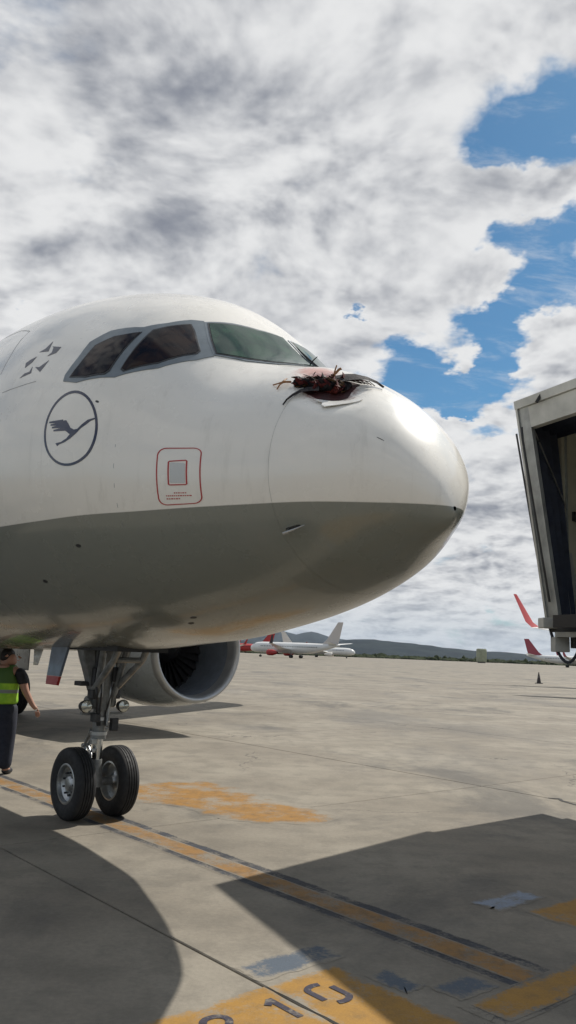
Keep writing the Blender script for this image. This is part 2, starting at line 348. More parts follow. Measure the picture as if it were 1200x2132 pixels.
def sec(x):
    t = sqrt(max(x, 0)); i = 0
    while i < len(KT) - 2 and KT[i + 1] < t: i += 1
    h = KT[i + 1] - KT[i]; s = (t - KT[i]) / h; r = []
    for y, m in zip((TOPZ, BOTZ, WID, MIDZ), _SL):
        r.append((2*s**3-3*s*s+1)*y[i] + (s**3-2*s*s+s)*h*m[i] + (-2*s**3+3*s*s)*y[i+1] + (s**3-s*s)*h*m[i+1])
    return r
def S(x, th):
    """aircraft-frame point: x metres behind the nose tip, th from the crown towards starboard; +X forward, +Y port"""
    tp, bt, w, mz = sec(x); c = cos(th)
    # the flat windscreen panes meet in a ridge on the centre line
    k = 0.055 * math.exp(-((x - 1.75) / 0.45) ** 2) * abs(sin(th)) * c * c if c > 0 else 0.0
    return Vector((-x, -w * sin(th), mz + ((tp - mz) if c > 0 else (mz - bt)) * (c - k)))
def SNRM(x, th):
    e = 1e-3; a = S(x + e, th) - S(max(x - e, 1e-5), th); b = S(x, th + e) - S(x, th - e)
    n = a.cross(b).normalized(); c = S(x, th) - Vector((-x, 0, sec(x)[3]))
    return n if n.dot(c) > 0 else -n
def SP(x, th, off=0.0): return S(x, th) + SNRM(x, th) * off if off else S(x, th)
def patch(name, poly, mat, parent, off=0.004, holes=(), step=0.06, skirt=0.012, smooth=True, fn=None):
    """a sheet that follows the skin: poly and holes are (x, th) outlines; edges get a skirt so that it has thickness"""
    fn = fn or SP; SC = 1.6
    verts = []; edges = []
    def ring(p):
        q = []
        for i in range(len(p)):
            a = Vector((p[i][0], p[i][1] * SC)); b = Vector((p[(i + 1) % len(p)][0], p[(i + 1) % len(p)][1] * SC))
            k = max(1, int((b - a).length / step))
            for j in range(k): q.append(a.lerp(b, j / k))
        o = len(verts); verts.extend(q); edges.extend([(o + j, o + (j + 1) % len(q)) for j in range(len(q))])
        return list(range(o, o + len(q)))
    ring(poly)
    for h in holes: ring(h)
    xs_ = [p[0] for p in poly]; ys_ = [p[1] * SC for p in poly]
    def inside(pt, pl):
        r = False; j = len(pl) - 1
        for i in range(len(pl)):
            xi, yi, xj, yj = pl[i][0], pl[i][1] * SC, pl[j][0], pl[j][1] * SC
            if (yi > pt[1]) != (yj > pt[1]) and pt[0] < (xj - xi) * (pt[1] - yi) / (yj - yi) + xi: r = not r
            j = i
        return r
    nb = len(verts)
    a = min(xs_) + step / 2
    while a < max(xs_):
        b = min(ys_) + step / 2
        while b < max(ys_):
            pt = Vector((a, b))
            if inside(pt, poly) and not any(inside(pt, h) for h in holes) and min((pt - q).length for q in verts[:nb]) > step * 0.35: verts.append(pt)
            b += step
        a += step
    v2, e2, f2, *_ = delaunay_2d_cdt(verts, edges, [], 0, 1e-6)
    F2 = []
    for f in f2:
        c = sum((v2[i] for i in f), Vector((0, 0))) / len(f)
        if inside(c, poly) and not any(inside(c, h) for h in holes): F2.append(tuple(f))
    used = sorted({i for f in F2 for i in f}); mp = {u: k for k, u in enumerate(used)}
    V = [fn(v2[i].x, v2[i].y / SC, off) for i in used]; Fs = [tuple(mp[i] for i in f) for f in F2]
    cnt = {}
    for f in Fs:
        for i in range(len(f)):
            e = (f[i], f[(i + 1) % len(f)]); k = (min(e), max(e)); cnt.setdefault(k, []).append(e)
    low = {}
    for k, es in list(cnt.items()):
        if len(es) == 1:
            for i in k:
                if i not in low:
                    low[i] = len(V); q = v2[used[i]]; V.append(fn(q.x, q.y / SC, off - skirt))
            a_, b_ = es[0]; Fs.append((b_, a_, low[a_], low[b_]))
    return mesh_obj(name, V, Fs, mat, parent, smooth=False, recalc=True) if not smooth else _sm(mesh_obj(name, V, Fs, mat, parent, smooth=True, recalc=True))
def _sm(o): o.data.set_sharp_from_angle(angle=R(40)); return o
def stroke(pts, w, closed=False):
    """outline of a thick (x, th) polyline of width w metres"""
    SC = 1.7; q = [Vector((p[0], p[1] * SC)) for p in pts]; n = len(q); L_, R_ = [], []
    for i in range(n):
        a = q[(i - 1) % n] if (closed or i > 0) else q[i]; b = q[(i + 1) % n] if (closed or i < n - 1) else q[i]
        t = (b - a).normalized(); nn = Vector((-t.y, t.x)); ww = w[i] if isinstance(w, (list, tuple)) else w
        L_.append(q[i] + nn * ww / 2); R_.append(q[i] - nn * ww / 2)
    f = lambda v: (v.x, v.y / SC)
    return ([f(v) for v in L_], [f(v) for v in R_])
def line_patch(name, pts, w, mat, parent, closed=False, off=0.003, **kw):
    a, b = stroke(pts, w, closed)
    if closed:
        ar = lambda p: abs(sum(p[i][0] * p[(i + 1) % len(p)][1] - p[(i + 1) % len(p)][0] * p[i][1] for i in range(len(p))))
        if ar(a) < ar(b): a, b = b, a
        return patch(name, a, mat, parent, off, holes=[b], **kw)
    return patch(name, a + b[::-1], mat, parent, off, **kw)

# ------------------------------------------------------------------ aircraft frame
PSI = R(-49.9); NOSE = Vector((1.170, 5.636, 0))
BLOOD = [(1.047, 0.4185, 0.05, 0.24, 14, 0.80, (0.50, 0.13, 0.07, 1)), (0.897, 0.5010, 0.05, 0.20, 20, 0.9, (0.20, 0.02, 0.015, 1)),
         (0.68, 0.56, 0.03, 0.15, 16, 0.9, (0.14, 0.012, 0.012, 1)), (0.81, 0.74, 0.03, 0.16, 18, 0.8, (0.18, 0.03, 0.02, 1))]
M = {}
M['concrete'] = mk_concrete()
M['joint'] = simple('joint_seal', (0.02, 0.019, 0.018), 0.8)
M['yellow'] = paint_on_concrete('yellow_paint', (0.33, 0.18, 0.04), 0.36, 2.5, (0.17, 0.11, 0.05, 1), dull=0.6)
M['worn_yellow'] = paint_on_concrete('worn_orange_paint', (0.30, 0.155, 0.035), 0.475, 2.2, (0.14, 0.085, 0.04, 1), dull=0.8)
M['line_yellow'] = paint_on_concrete('line_paint', (0.27, 0.145, 0.045), 0.50, 3.0, (0.10, 0.075, 0.05, 1), dull=0.85)
M['black_paint'] = paint_on_concrete('black_border_paint', (0.035, 0.036, 0.042), 0.47, 3.0, (0.10, 0.12, 0.15, 1))
M['blue_grey'] = paint_on_concrete('blue_grey_paint', (0.085, 0.105, 0.130), 0.40, 3.2, (0.08, 0.09, 0.11, 1))
M['pale_paint'] = paint_on_concrete('pale_blue_paint', (0.24, 0.28, 0.34), 0.46, 3.0)
M['ink'] = paint_on_concrete('stencil_paint', (0.045, 0.040, 0.055), 0.40, 9.0)
M['skin_paint'] = mk_aircraft_paint()
M['frame'] = simple('window_frame_metal', (0.19, 0.22, 0.24), 0.38, 0.3, nscale=6, namt=0.2)
M['seal'] = simple('window_seal', (0.03, 0.03, 0.032), 0.5)
M['navy'] = simple('navy_decal', (0.008, 0.012, 0.045), 0.3, coat=0.5)
M['red_decal'] = simple('red_decal', (0.42, 0.035, 0.035), 0.35)
M['greydecal'] = simple('grey_decal', (0.13, 0.13, 0.15), 0.4)
M['seam'] = simple('skin_seam', (0.36, 0.35, 0.33), 0.5)
M['dark'] = simple('dark_metal', (0.05, 0.05, 0.052), 0.5, 0.4, nscale=12)
M['gear'] = simple('gear_grey_paint', (0.20, 0.205, 0.20), 0.38, 0.15, 0.2, nscale=9, namt=0.5)
M['chrome'] = simple('bare_steel', (0.62, 0.62, 0.60), 0.22, 1.0)
M['alu'] = simple('dull_aluminium', (0.45, 0.46, 0.46), 0.35, 0.9, nscale=7)
M['white'] = simple('white_enamel', (0.72, 0.72, 0.70), 0.3, 0, 0.4, nscale=2.5, namt=0.12)
M['grey_enamel'] = simple('grey_enamel', (0.30, 0.32, 0.33), 0.32, 0, 0.4, nscale=2.5, namt=0.12)
M['rubber'] = simple('tyre_rubber', (0.017, 0.017, 0.018), 0.72, nscale=10, namt=0.4)
M['red'] = simple('red_enamel', (0.36, 0.02, 0.018), 0.35, 0, 0.3, nscale=3, namt=0.15)
M['black'] = simple('black_plastic', (0.015, 0.015, 0.017), 0.5)

def glass(name, tint, inner, sc, sp=0.5):
    m, T, b = newmat(name); O = T.n('ShaderNodeTexCoord').outputs['Object']
    n = T.noise(O, sc, 5, 0.6, 0.8)
    T.put(b.inputs['Base Color'], T.mix(T.ss(n, 0.35, 0.68), tint, inner))
    b.inputs['Roughness'].default_value = 0.04
    b.inputs['Specular IOR Level'].default_value = sp; return m
M['glass_front'] = glass('windshield_glass', (0.008, 0.034, 0.026, 1), (0.025, 0.075, 0.045, 1), 3.5, 0.42)
M['glass_side'] = glass('side_glass', (0.008, 0.007, 0.009, 1), (0.035, 0.020, 0.014, 1), 4.0, 0.22)

# ------------------------------------------------------------------ ground
LA = R(-49.6); lx = Vector((cos(LA), sin(LA), 0)); ly = Vector((-sin(LA), cos(LA), 0))
def gl(l, p, z=0.0): return lx * l + ly * p + Vector((0, 0, z))
apron = bpy.data.objects.new('apron', None); COL.objects.link(apron); kind(apron, 'structure')
apron.rotation_euler = (0, 0, LA)     # local x runs along the guide line
SL = 7.4; L0 = -7.75; PJ = 3.23; GAP = 0.02
i0, i1, j0, j1 = -7, 4, -3, 7
def slab_mesh():
    h = SL / 2 - GAP / 2; c = 0.006
    vs = []; fs = []
    rings = [(h, -0.03), (h, -c), (h - c, 0.0)]
    for (r, z) in rings: vs += [(-r, -r, z), (r, -r, z), (r, r, z), (-r, r, z)]
    for k in range(2): fs += [(k * 4 + q, k * 4 + (q + 1) % 4, (k + 1) * 4 + (q + 1) % 4, (k + 1) * 4 + q) for q in range(4)]
    fs.append((8, 9, 10, 11)); me = bpy.data.meshes.new('concrete_slab'); me.from_pydata(vs, [], fs); me.materials.append(M['concrete']); return me
sm = slab_mesh()
for i in range(i0, i1):
    for j in range(j0, j1):
        o = bpy.data.objects.new('concrete_slab', sm); COL.objects.link(o); o.parent = apron
        o.location = (L0 + (i + .5) * SL, PJ + (j + .5) * SL, 0.0)
x0, x1, y0, y1 = L0 + i0 * SL, L0 + i1 * SL, PJ + j0 * SL, PJ + j1 * SL
b = MB(); b.add([(x0, y0, -.03), (x1, y0, -.03), (x1, y1, -.03), (x0, y1, -.03)], [(0, 1, 2, 3)]); b.build('joint_filler', M['joint'], apron)
# the apron goes on around the near slabs as a sheet, out to its far edge
def quad_grid(name, quads, mat, parent=None):
    b = MB()
    for q in quads: b.add(q, [(0, 1, 2, 3)])
    return b.build(name, mat, parent)
BIG = 660
q = [[(-BIG, y1, 0), (BIG, y1, 0), (BIG, BIG, 0), (-BIG, BIG, 0)], [(-BIG, -BIG, 0), (BIG, -BIG, 0), (BIG, y0, 0), (-BIG, y0, 0)],
     [(-BIG, y0, 0), (x0, y0, 0), (x0, y1, 0), (-BIG, y1, 0)], [(x1, y0, 0), (BIG, y0, 0), (BIG, y1, 0), (x1, y1, 0)]]
quad_grid('outer_slabs', q, M['concrete'], apron)

def mark(name, poly, mat, z=0.004, edge=0.07):
    # outer outline plus an inset ring: the 'inner' attribute lets wear eat into the edges of the paint
    z *= 0.4; n = len(poly); xs_ = [p[0] for p in poly]; ys_ = [p[1] for p in poly]
    cx, cy = (min(xs_) + max(xs_)) / 2, (min(ys_) + max(ys_)) / 2; hx, hy = (max(xs_) - min(xs_)) / 2, (max(ys_) - min(ys_)) / 2
    d_ = min(edge, hx * .6, hy * .6); fx, fy = 1 - d_ / hx, 1 - d_ / hy
    vs = [(p[0], p[1], z) for p in poly] + [(cx + (p[0] - cx) * fx, cy + (p[1] - cy) * fy, z) for p in poly]
    fs = [(i, (i + 1) % n, n + (i + 1) % n, n + i) for i in range(n)] + [tuple(range(n, 2 * n))]
    o = mesh_obj(name, vs, fs, mat, apron)
    at = o.data.attributes.new('inner', 'FLOAT', 'POINT')
    for i in range(2 * n): at.data[i].value = 0.0 if i < n else 1.0
    return o
def rect(name, l0, l1, p0, p1, mat, z=0.004): return mark(name, [(l0, p0), (l1, p0), (l1, p1), (l0, p1)], mat, z)
rng = random.Random(3)
def rag(l0, l1, p0, p1, amp=0.02, n=14):
    """a rectangle whose edges wander as old paint does"""
    pts = []
    for (a, b_) in (((l0, p0), (l1, p0)), ((l1, p0), (l1, p1)), ((l1, p1), (l0, p1)), ((l0, p1), (l0, p0))):
        for k in range(n):
            t = k / n; pts.append((a[0] + (b_[0] - a[0]) * t + rng.uniform(-amp, amp), a[1] + (b_[1] - a[1]) * t + rng.uniform(-amp, amp)))
    return pts
mark('line_border', rag(-40, -2.98, 4.405, 4.872, 0.004, 40), M['black_paint'], 0.004, 0.03)
mark('guide_line', rag(-40, -3.0, 4.495, 4.755, 0.003, 60), M['line_yellow'], 0.008, 0.03)
mark('line_border', rag(-3.02, -2.70, 3.92, 9.0, 0.006, 40), M['black_paint'], 0.0045)
mark('stop_bar', rag(-3.0, -2.73, 4.0, 9.0, 0.006, 20), M['yellow'], 0.0085)
mark('stand_number_panel', rag(-3.83, -2.2, PJ + 0.012, 3.78, 0.005, 20), M['yellow'], 0.0042)
mark('stand_number_panel', rag(-3.83, -2.2, 2.1, PJ - 0.012, 0.005, 20), M['yellow'], 0.0042)
mark('painted_out_patch', rag(-4.17, -3.90, PJ + 0.02, 3.95, 0.012, 12), M['blue_grey'], 0.0044)
mark('painted_out_patch', rag(-3.62, -3.30, 3.82, 4.02, 0.015, 12), M['blue_grey'], 0.0044)
mark('painted_out_patch', rag(-3.28, -3.05, 4.0, 4.36, 0.01, 12), M['blue_grey'], 0.0046)
mark('pale_patch', rag(-4.17, -3.90, 5.58, 6.22, 0.02, 12), M['pale_paint'], 0.0044)
mark('orange_patch', rag(-3.78, -3.34, 5.72, 8.4, 0.02, 12), M['yellow'], 0.0044)
wpoly = [(-10.2, 5.75), (-9.2, 5.38), (-8.5, 5.75), (-7.95, 5.72), (-7.35, 5.95), (-6.9, 6.5), (-7.1, 7.1), (-7.8, 7.15), (-8.5, 7.05), (-9.3, 7.2), (-10.1, 7.15), (-10.25, 6.5)]
wp = []
for i in range(len(wpoly)):
    a, b_ = wpoly[i], wpoly[(i + 1) % len(wpoly)]
    for k in range(6): t = k / 6; wp.append((a[0] + (b_[0] - a[0]) * t + rng.uniform(-.03, .03), a[1] + (b_[1] - a[1]) * t + rng.uniform(-.05, .05)))
mark('worn_orange_patch', wp, M['worn_yellow'], 0.0042, 0.28)
# stencilled figures, built as strokes in the panel (up = towards -l)
def glyph(name, strokes, l_top, p_left, h=0.27, w=0.16, t=0.042):
    bmx = MB()
    for q_, st in enumerate(strokes):
        pts = [Vector((l_top + h * (1 - y), p_left + w * x, 0.0045 + q_ * 0.0008)) for (x, y) in st]; vs = []
        for i in range(len(pts)):
            d_ = (pts[min(i + 1, len(pts) - 1)] - pts[max(i - 1, 0)]).normalized(); nn = Vector((-d_.y, d_.x, 0)) * t / 2; vs += [pts[i] - nn, pts[i] + nn]
        bmx.add(vs, [(2 * i, 2 * i + 2, 2 * i + 3, 2 * i + 1) for i in range(len(pts) - 1)])
    o = bmx.build(name, M['ink'], apron); at = o.data.attributes.new('inner', 'FLOAT', 'POINT')
    for i in range(len(o.data.vertices)): at.data[i].value = 1.0
    return o
arc = lambda cx, cy, rx, ry, a0, a1, n=8: [(cx + rx * cos(R(a0 + (a1 - a0) * k / n)), cy + ry * sin(R(a0 + (a1 - a0) * k / n))) for k in range(n + 1)]
def flat(name, strokes, l_top, p_left, **kw):
    return glyph(name, strokes, l_top, p_left, **kw)
flat('painted_digit', [[(0.5, 0.0), (0.5, 1.0)], [(0.5, 0.95), (0.15, 0.75)]], -3.69, 3.055)
flat('painted_digit', [[(0.0, 0.28)] + [(0.0, 0.7)] + arc(.5, .75, .5, .22, 180, 60), [(1.0, 0.72), (1.0, 0.28)] + arc(.5, .25, .5, .22, 0, -120)], -3.69, 3.38)
flat('painted_digit', [arc(.5, .76, .45, .22, 160, -30) + [(0.05, 0.02)], [(0.05, 0.02), (0.95, 0.02)]], -3.69, 2.66)
# a ragged crack near the jet bridge shadow
crk = MB(); pr = None
pts = [(-6.62, 10.62), (-6.5, 10.72), (-6.38, 10.58), (-6.2, 10.52), (-6.0, 10.45), (-5.7, 10.5)]
for a, c in zip(pts[:-1], pts[1:]):
    d_ = (Vector(c) - Vector(a)).normalized(); nn = Vector((-d_.y, d_.x)) * 0.025
    crk.add([(a[0] - nn.x, a[1] - nn.y, .0052), (c[0] - nn.x, c[1] - nn.y, .0052), (c[0] + nn.x, c[1] + nn.y, .0052), (a[0] + nn.x, a[1] + nn.y, .0052)], [(0, 1, 2, 3)])
_o = crk.build('crack_filler', M['joint'], apron)

# ------------------------------------------------------------------ land beyond the apron
def mk_land(name, c1, c2, sc, rough=0.95):
    m, T, b = newmat(name); P = T.n('ShaderNodeNewGeometry').outputs['Position']
    n = T.noise(P, sc, 8, 0.65); n2 = T.noise(P, sc * 6, 5, 0.6)
    c = T.mix(T.ss(n, 0.4, 0.62), c1, c2); c = T.v('SCALE', c, sc=T.ss(n2, 0.3, 0.7, 0.7, 1.25, 'LINEAR'))
    T.put(b.inputs['Base Color'], c); b.inputs['Roughness'].default_value = rough; b.inputs['Specular IOR Level'].default_value = 0.1; return m
M['grass'] = mk_land('dry_grass', (0.10, 0.085, 0.045, 1), (0.055, 0.06, 0.028, 1), 0.05)
M['hill'] = mk_land('hazy_wooded_hill', (0.007, 0.015, 0.022, 1), (0.018, 0.028, 0.032, 1), 0.006)  # blue of the distant haze is mixed into the hill colour
M['scrub'] = mk_land('scrub_leaves', (0.018, 0.026, 0.012, 1), (0.045, 0.055, 0.025, 1), 0.3)
b = MB(); RR = 16000
n = 64
ring1 = [(cos(2 * pi * k / n) * 620, sin(2 * pi * k / n) * 620, -0.35) for k in range(n)]
b.add([(-RR, -RR, -0.4), (RR, -RR, -0.4), (RR, RR, -0.4), (-RR, RR, -0.4)], [(0, 1, 2, 3)])
kind(b.build('grassland', M['grass']), 'structure')
def ridge(name, dist, depth, prof, seed, mat, x0=-500, x1=2600, n=150, rows=14):
    """prof: list of (pixel x, pixels above horizon); turned into metres at that distance"""
    def hgt(px):
        if px <= prof[0][0]: return prof[0][1]
        for a, c in zip(prof[:-1], prof[1:]):
            if px <= c[0]:
                t = (px - a[0]) / (c[0] - a[0]); t = t * t * (3 - 2 * t); return a[1] + (c[1] - a[1]) * t
        return prof[-1][1]
    vs = []; fs = []
    for i in range(n + 1):
        px = x0 + (x1 - x0) * i / n; h = hgt(px) * dist / 1700
        for j in range(rows + 1):
            s_ = j / rows; yy = dist - depth * 0.5 + depth * s_
            xx = (px - 600) / 1700 * dist
            prof_ = sin(pi * s_) ** 1.2
            nz = noise.fractal(Vector((xx / 420 + seed, yy / 420, seed)), 1.0, 2.0, 5)
            z = h * prof_ * (1 + 0.10 * nz) + (h * 0.05 * nz if 0 < j < rows else 0) - (3 if j in (0, rows) else 0)
            vs.append((xx + nz * 30, yy, z + 1.0))
    for i in range(n):
        for j in range(rows): fs.append((i * (rows + 1) + j, (i + 1) * (rows + 1) + j, (i + 1) * (rows + 1) + j + 1, i * (rows + 1) + j + 1))
    return kind(mesh_obj(name, vs, fs, mat, smooth=True), 'structure')
ridge('hills', 5200, 2400, [(-500, 18), (300, 20), (560, 18), (690, 24), (735, 31), (790, 33), (850, 29), (930, 22), (1010, 17), (1100, 14), (1250, 11), (1800, 10), (2600, 14)], 1.7, M['hill'])
ridge('distant_hills', 11000, 3000, [(-500, 40), (480, 30), (560, 38), (600, 43), (628, 37), (655, 44), (700, 32), (760, 24), (900, 12), (1200, 8), (2600, 9)], 8.1, M['hill'], n=220)
# scrub and low trees along the airfield boundary: reads as one dark band
rs = random.Random(11); vs = []; fs = []
for k in range(2600):
    a = R(rs.uniform(-34, 42)); rr = rs.uniform(690, 860); x, y = sin(a) * rr, cos(a) * rr
    hh = rs.uniform(1.2, 3.4) * (1.5 if rs.random() < 0.07 else 1); w_ = rs.uniform(2.0, 5.0)
    nv = 7; o = len(vs)
    for (zz, rad) in ((0, .75), (.45, 1.0), (.8, .65)):
        for q_ in range(nv):
            aa = 2 * pi * q_ / nv; r_ = rad * w_ * rs.uniform(.75, 1.2); vs.append((x + cos(aa) * r_, y + sin(aa) * r_, zz * hh * rs.uniform(.85, 1.15) - .4))
    vs.append((x, y, hh * rs.uniform(.9, 1.15)))
    for q_ in range(nv):
        q2 = (q_ + 1) % nv; fs += [(o + q_, o + q2, o + nv + q2, o + nv + q_), (o + nv + q_, o + nv + q2, o + 2 * nv + q2, o + 2 * nv + q_), (o + 2 * nv + q_, o + 2 * nv + q2, o + 3 * nv)]
sc_ = kind(mesh_obj('boundary_scrub', vs, fs, M['scrub']), 'stuff'); sc_['label'] = 'dark green scrub and low trees along the far edge of the apron'; sc_['category'] = 'scrub'

# ------------------------------------------------------------------ the airliner
plane = thing('airliner', 'large white and grey airliner with a bird carcass on its dented nose', 'airplane', NOSE, PSI)
DENT = (0.722, 0.6641)
dent_c = S(*DENT)
def skin_pt(x, th, off=0.0):
    p = S(x, th)
    dd = (p - dent_c).length
    if dd < 0.34:
        k = 0.5 + 0.5 * cos(pi * dd / 0.34)
        wob = noise.noise(p * 7.0) * 0.35 + 0.9
        off -= 0.060 * k * wob
    return p + SNRM(x, th) * off if abs(off) > 1e-6 else p
def skin_strip(name, xs, nth, parent, close_front=False, fn=S, thick=None):
    vs = []; fs = []
    for x in xs:
        for k in range(nth): vs.append(fn(x, 2 * pi * k / nth))
    for i in range(len(xs) - 1):
        for k in range(nth): fs.append((i * nth + k, i * nth + (k + 1) % nth, (i + 1) * nth + (k + 1) % nth, (i + 1) * nth + k))
    return mesh_obj(name, vs, fs, M['skin_paint'], parent, smooth=True, recalc=True)
XS_R = [0.0004 + (k / 70) ** 2 * 0.9156 for k in range(71)]
rad = skin_strip('radome', XS_R, 288, plane, fn=lambda x, t: skin_pt(x, t))
XS_F = [0.918 + k * 0.03 for k in range(70)] + [3.05 + k * 0.1 for k in range(50)] + [8.1 + k * 0.6 for k in range(14)] + [17 + k * .8 for k in range(26)] + [37.5]
fus = skin_strip('fuselage', XS_F, 240, plane, fn=lambda x, t: skin_pt(x, t))
# recessed joint ring between radome and fuselage, and tail closure
jr = MB(); vs = []; fs = []
for x_, o_ in ((0.908, -0.003), (0.926, -0.003)):
    for k in range(120): vs.append(SP(x_, 2 * pi * k / 120, o_))
for k in range(120): fs.append((k, (k + 1) % 120, 120 + (k + 1) % 120, 120 + k))
mesh_obj('radome_joint', vs, fs, M['seam'], plane, smooth=True)
b = MB(); b.lathe([(0, 0.28), (-0.5, 0.16), (-0.52, 0.0)], (-37.5, 0, 5.1), (1, 0, 0), 20); b.build('tail_cone', M['grey_enamel'], plane, True)
# cockpit windows
def both(fn_, side_only=False): 
    for s in (1, -1): fn_(s)
def mir(pts, s): return [(p[0], p[1] * s) for p in pts]
def shrink(poly, d):
    c = Vector((sum(p[0] for p in poly) / len(poly), sum(p[1] for p in poly) / len(poly)))
    out = []
    for p in poly:
        v = Vector((p[0], p[1])) - c; l = Vector((v.x, v.y * 1.6)).length; out.append(tuple(c + v * (l - d) / l))
    return out
WS = [(2.221, .481), (2.135, .320), (2.05, .18), (2.006, -.01), (1.456, -.01), (1.481, .18), (1.55, .335), (1.70, .50), (1.877, .646), (2.027, .58)]
WSP = [(p[0], max(p[1], .075)) for p in WS]
for s in (1, -1):
    W_ = WS if s > 0 else WSP
    fr = patch('side_window_frame', mir(F['frame'], s), M['frame'], plane, 0.006, step=0.07)
    for pl_, gm in ((F['pane_slide'], 'side_window'), (F['pane_rear'], 'rear_side_window')):
        patch('window_seal', mir(pl_, s), M['seal'], fr, 0.010, step=0.07)
        patch('window_pane', mir(shrink(pl_, 0.018), s), M['glass_side'], fr, 0.013, step=0.07)
    fw = patch('windshield_frame', mir(shrink(W_, -0.03), s), M['frame'], plane, 0.0075, step=0.07)
    patch('window_seal', mir(W_, s), M['seal'], fw, 0.011, step=0.07)
    patch('windshield_pane', mir(shrink(W_, 0.018), s), M['glass_front'], fw, 0.014, step=0.07)
# wiper arm lying up the windscreen post, and a short air-data probe
w = MB(); w.tube([SP(1.60, 0.0, 0.01), SP(1.58, 0.0, 0.06), SP(1.55, 0.0, 0.10)], [0.008, 0.006, 0.004], 6); w.build('ice_detector', M['dark'], plane)
# livery
line_patch('emblem_ring', [(2.755 + .318 * cos(2 * pi * k / 48), 1.470 + .187 * sin(2 * pi * k / 48)) for k in range(48)], 0.024, M['navy'], plane, closed=True, step=0.05)
cr = patch('crane_emblem', F['crane_body'], M['navy'], plane, 0.003, step=0.03, skirt=0.006)
for fe in F['feather']: line_patch('feather', fe, [0.032, 0.012], M['navy'], cr, off=0.003, step=0.03, skirt=0.006)
for mk_ in F['marks']: patch('arrow_mark', mk_, M['greydecal'], plane, 0.003, step=0.04, skirt=0.006)
def rrect(x0, x1, t0, t1, r, n=5):
    SC = 1.7; out = []
    for (cx, cy, a0) in ((x1 - r, t1 - r / SC, 0), (x0 + r, t1 - r / SC, 90), (x0 + r, t0 + r / SC, 180), (x1 - r, t0 + r / SC, 270)):
        for k in range(n + 1):
            a = R(a0 + 90 * k / n); out.append((cx + r * cos(a), cy + r / SC * sin(a)))
    return out
tilt = lambda pts: [(p[0], p[1] + (p[0] - 1.645) * 0.09 * (1 if p[1] < 1.66 else 0.2)) for p in pts]
line_patch('hatch_outline', tilt(rrect(1.453, 1.835, 1.464, 1.849, 0.075)), 0.010, M['red_decal'], plane, closed=True, step=0.05, skirt=0.005)
hp = line_patch('hatch_border', tilt(rrect(1.568, 1.729, 1.552, 1.717, 0.008, 1)), 0.012, M['red_decal'], plane, closed=True, step=0.05, skirt=0.005)
patch('access_panel', rrect(1.582, 1.715, 1.566, 1.704, 0.01, 2), simple('panel_grey', (0.55, 0.56, 0.55), 0.35, coat=.4), plane, 0.002, step=0.05, skirt=0.005)
for (x_a, x_b, t_) in ((1.688, 1.582, 1.772), (1.762, 1.532, 1.791), (1.762, 1.64, 1.811)):
    x = x_a
    while x > x_b:
        wd = random.uniform(0.008, 0.02); patch('caption_letter', [(x, t_ - .0035), (x - wd, t_ - .0035), (x - wd, t_ + .0035), (x, t_ + .0035)], M['red_decal'], hp, 0.002, step=0.05, skirt=0.003); x -= wd + 0.007
for (a, c) in ((F['door_seam'], 0.009), (F['panel_line'], 0.006)): line_patch('panel_seam', a, c, M['seam'], plane, step=0.08, off=0.0015, skirt=0.004)
line_patch('panel_seam', [(4.332, 0.8704), (4.782, 0.8036), (5.212, 0.7977)], 0.009, M['seam'], plane, step=0.08, off=0.0015, skirt=0.004)
# frame lines of the skin (fine butt joints)
for x_ in (2.24, 4.08): line_patch('skin_joint', [(x_, 1.5 + k * 0.12) for k in range(9)], 0.003, M['greydecal'], plane, step=0.12, off=0.001, skirt=0.003)
# probes and ports
pr = MB()
pr.tube([SP(.87, 2.150, 0.0), SP(.86, 2.148, 0.05)], 0.012, 8); pr.tube([SP(.89, 2.15, 0.05), SP(.83, 2.143, 0.056), SP(.73, 2.130, 0.05)], [0.011, 0.009, 0.004], 8)
pr.build('air_data_probe', M['alu'], plane, True)
patch('probe_plate', rrect(0.775, 0.885, 2.128, 2.163, 0.02), M['dark'], plane, 0.002, step=0.05, skirt=0.004)
for (x_, t_) in ((2.832, 2.114), (3.668, 2.324), (0.285, 1.124), (2.282, 2.725), (2.40, 2.78), (2.503, 1.3085)):
    rr_ = 0.012 if t_ < 1.5 else 0.022
    patch('static_port', [(x_ + rr_ * 1.6 * cos(a_ * pi / 5), t_ + rr_ / 2 * sin(a_ * pi / 5)) for a_ in range(10)], M['dark'], plane, 0.002, step=0.05, skirt=0.004)
# torn skin of the dent: dark hole, peeled white flap and a crumple
HOLE = [(0.894, 0.8036), (0.934, 0.6818), (0.930, 0.5599), (0.864, 0.4519), (0.742, 0.3792), (0.676, 0.3497), (0.649, 0.4931), (0.616, 0.6228), (0.659, 0.7564), (0.762, 0.8173)]
patch('torn_hole', HOLE, simple('torn_void', (0.045, 0.010, 0.010), 0.6, nscale=20, namt=.6), plane, 0.004, step=0.03, fn=skin_pt)
def flap_fn(x, th, off):
    k = max(0.0, min(1.0, (th - 0.70) / 0.22)); return skin_pt(x, th, off + 0.014 * k + 0.008)
patch('torn_flap', [(0.762, 0.8723), (0.672, 0.7977), (0.599, 0.7034), (0.520, 0.6051), (0.523, 0.6582), (0.556, 0.7682), (0.599, 0.8625), (0.652, 0.9450), (0.679, 0.9293), (0.692, 0.8802)], simple('torn_skin', (0.78, 0.76, 0.72), .3, coat=.6), plane, 0.0, step=0.03, skirt=0.006, fn=flap_fn)

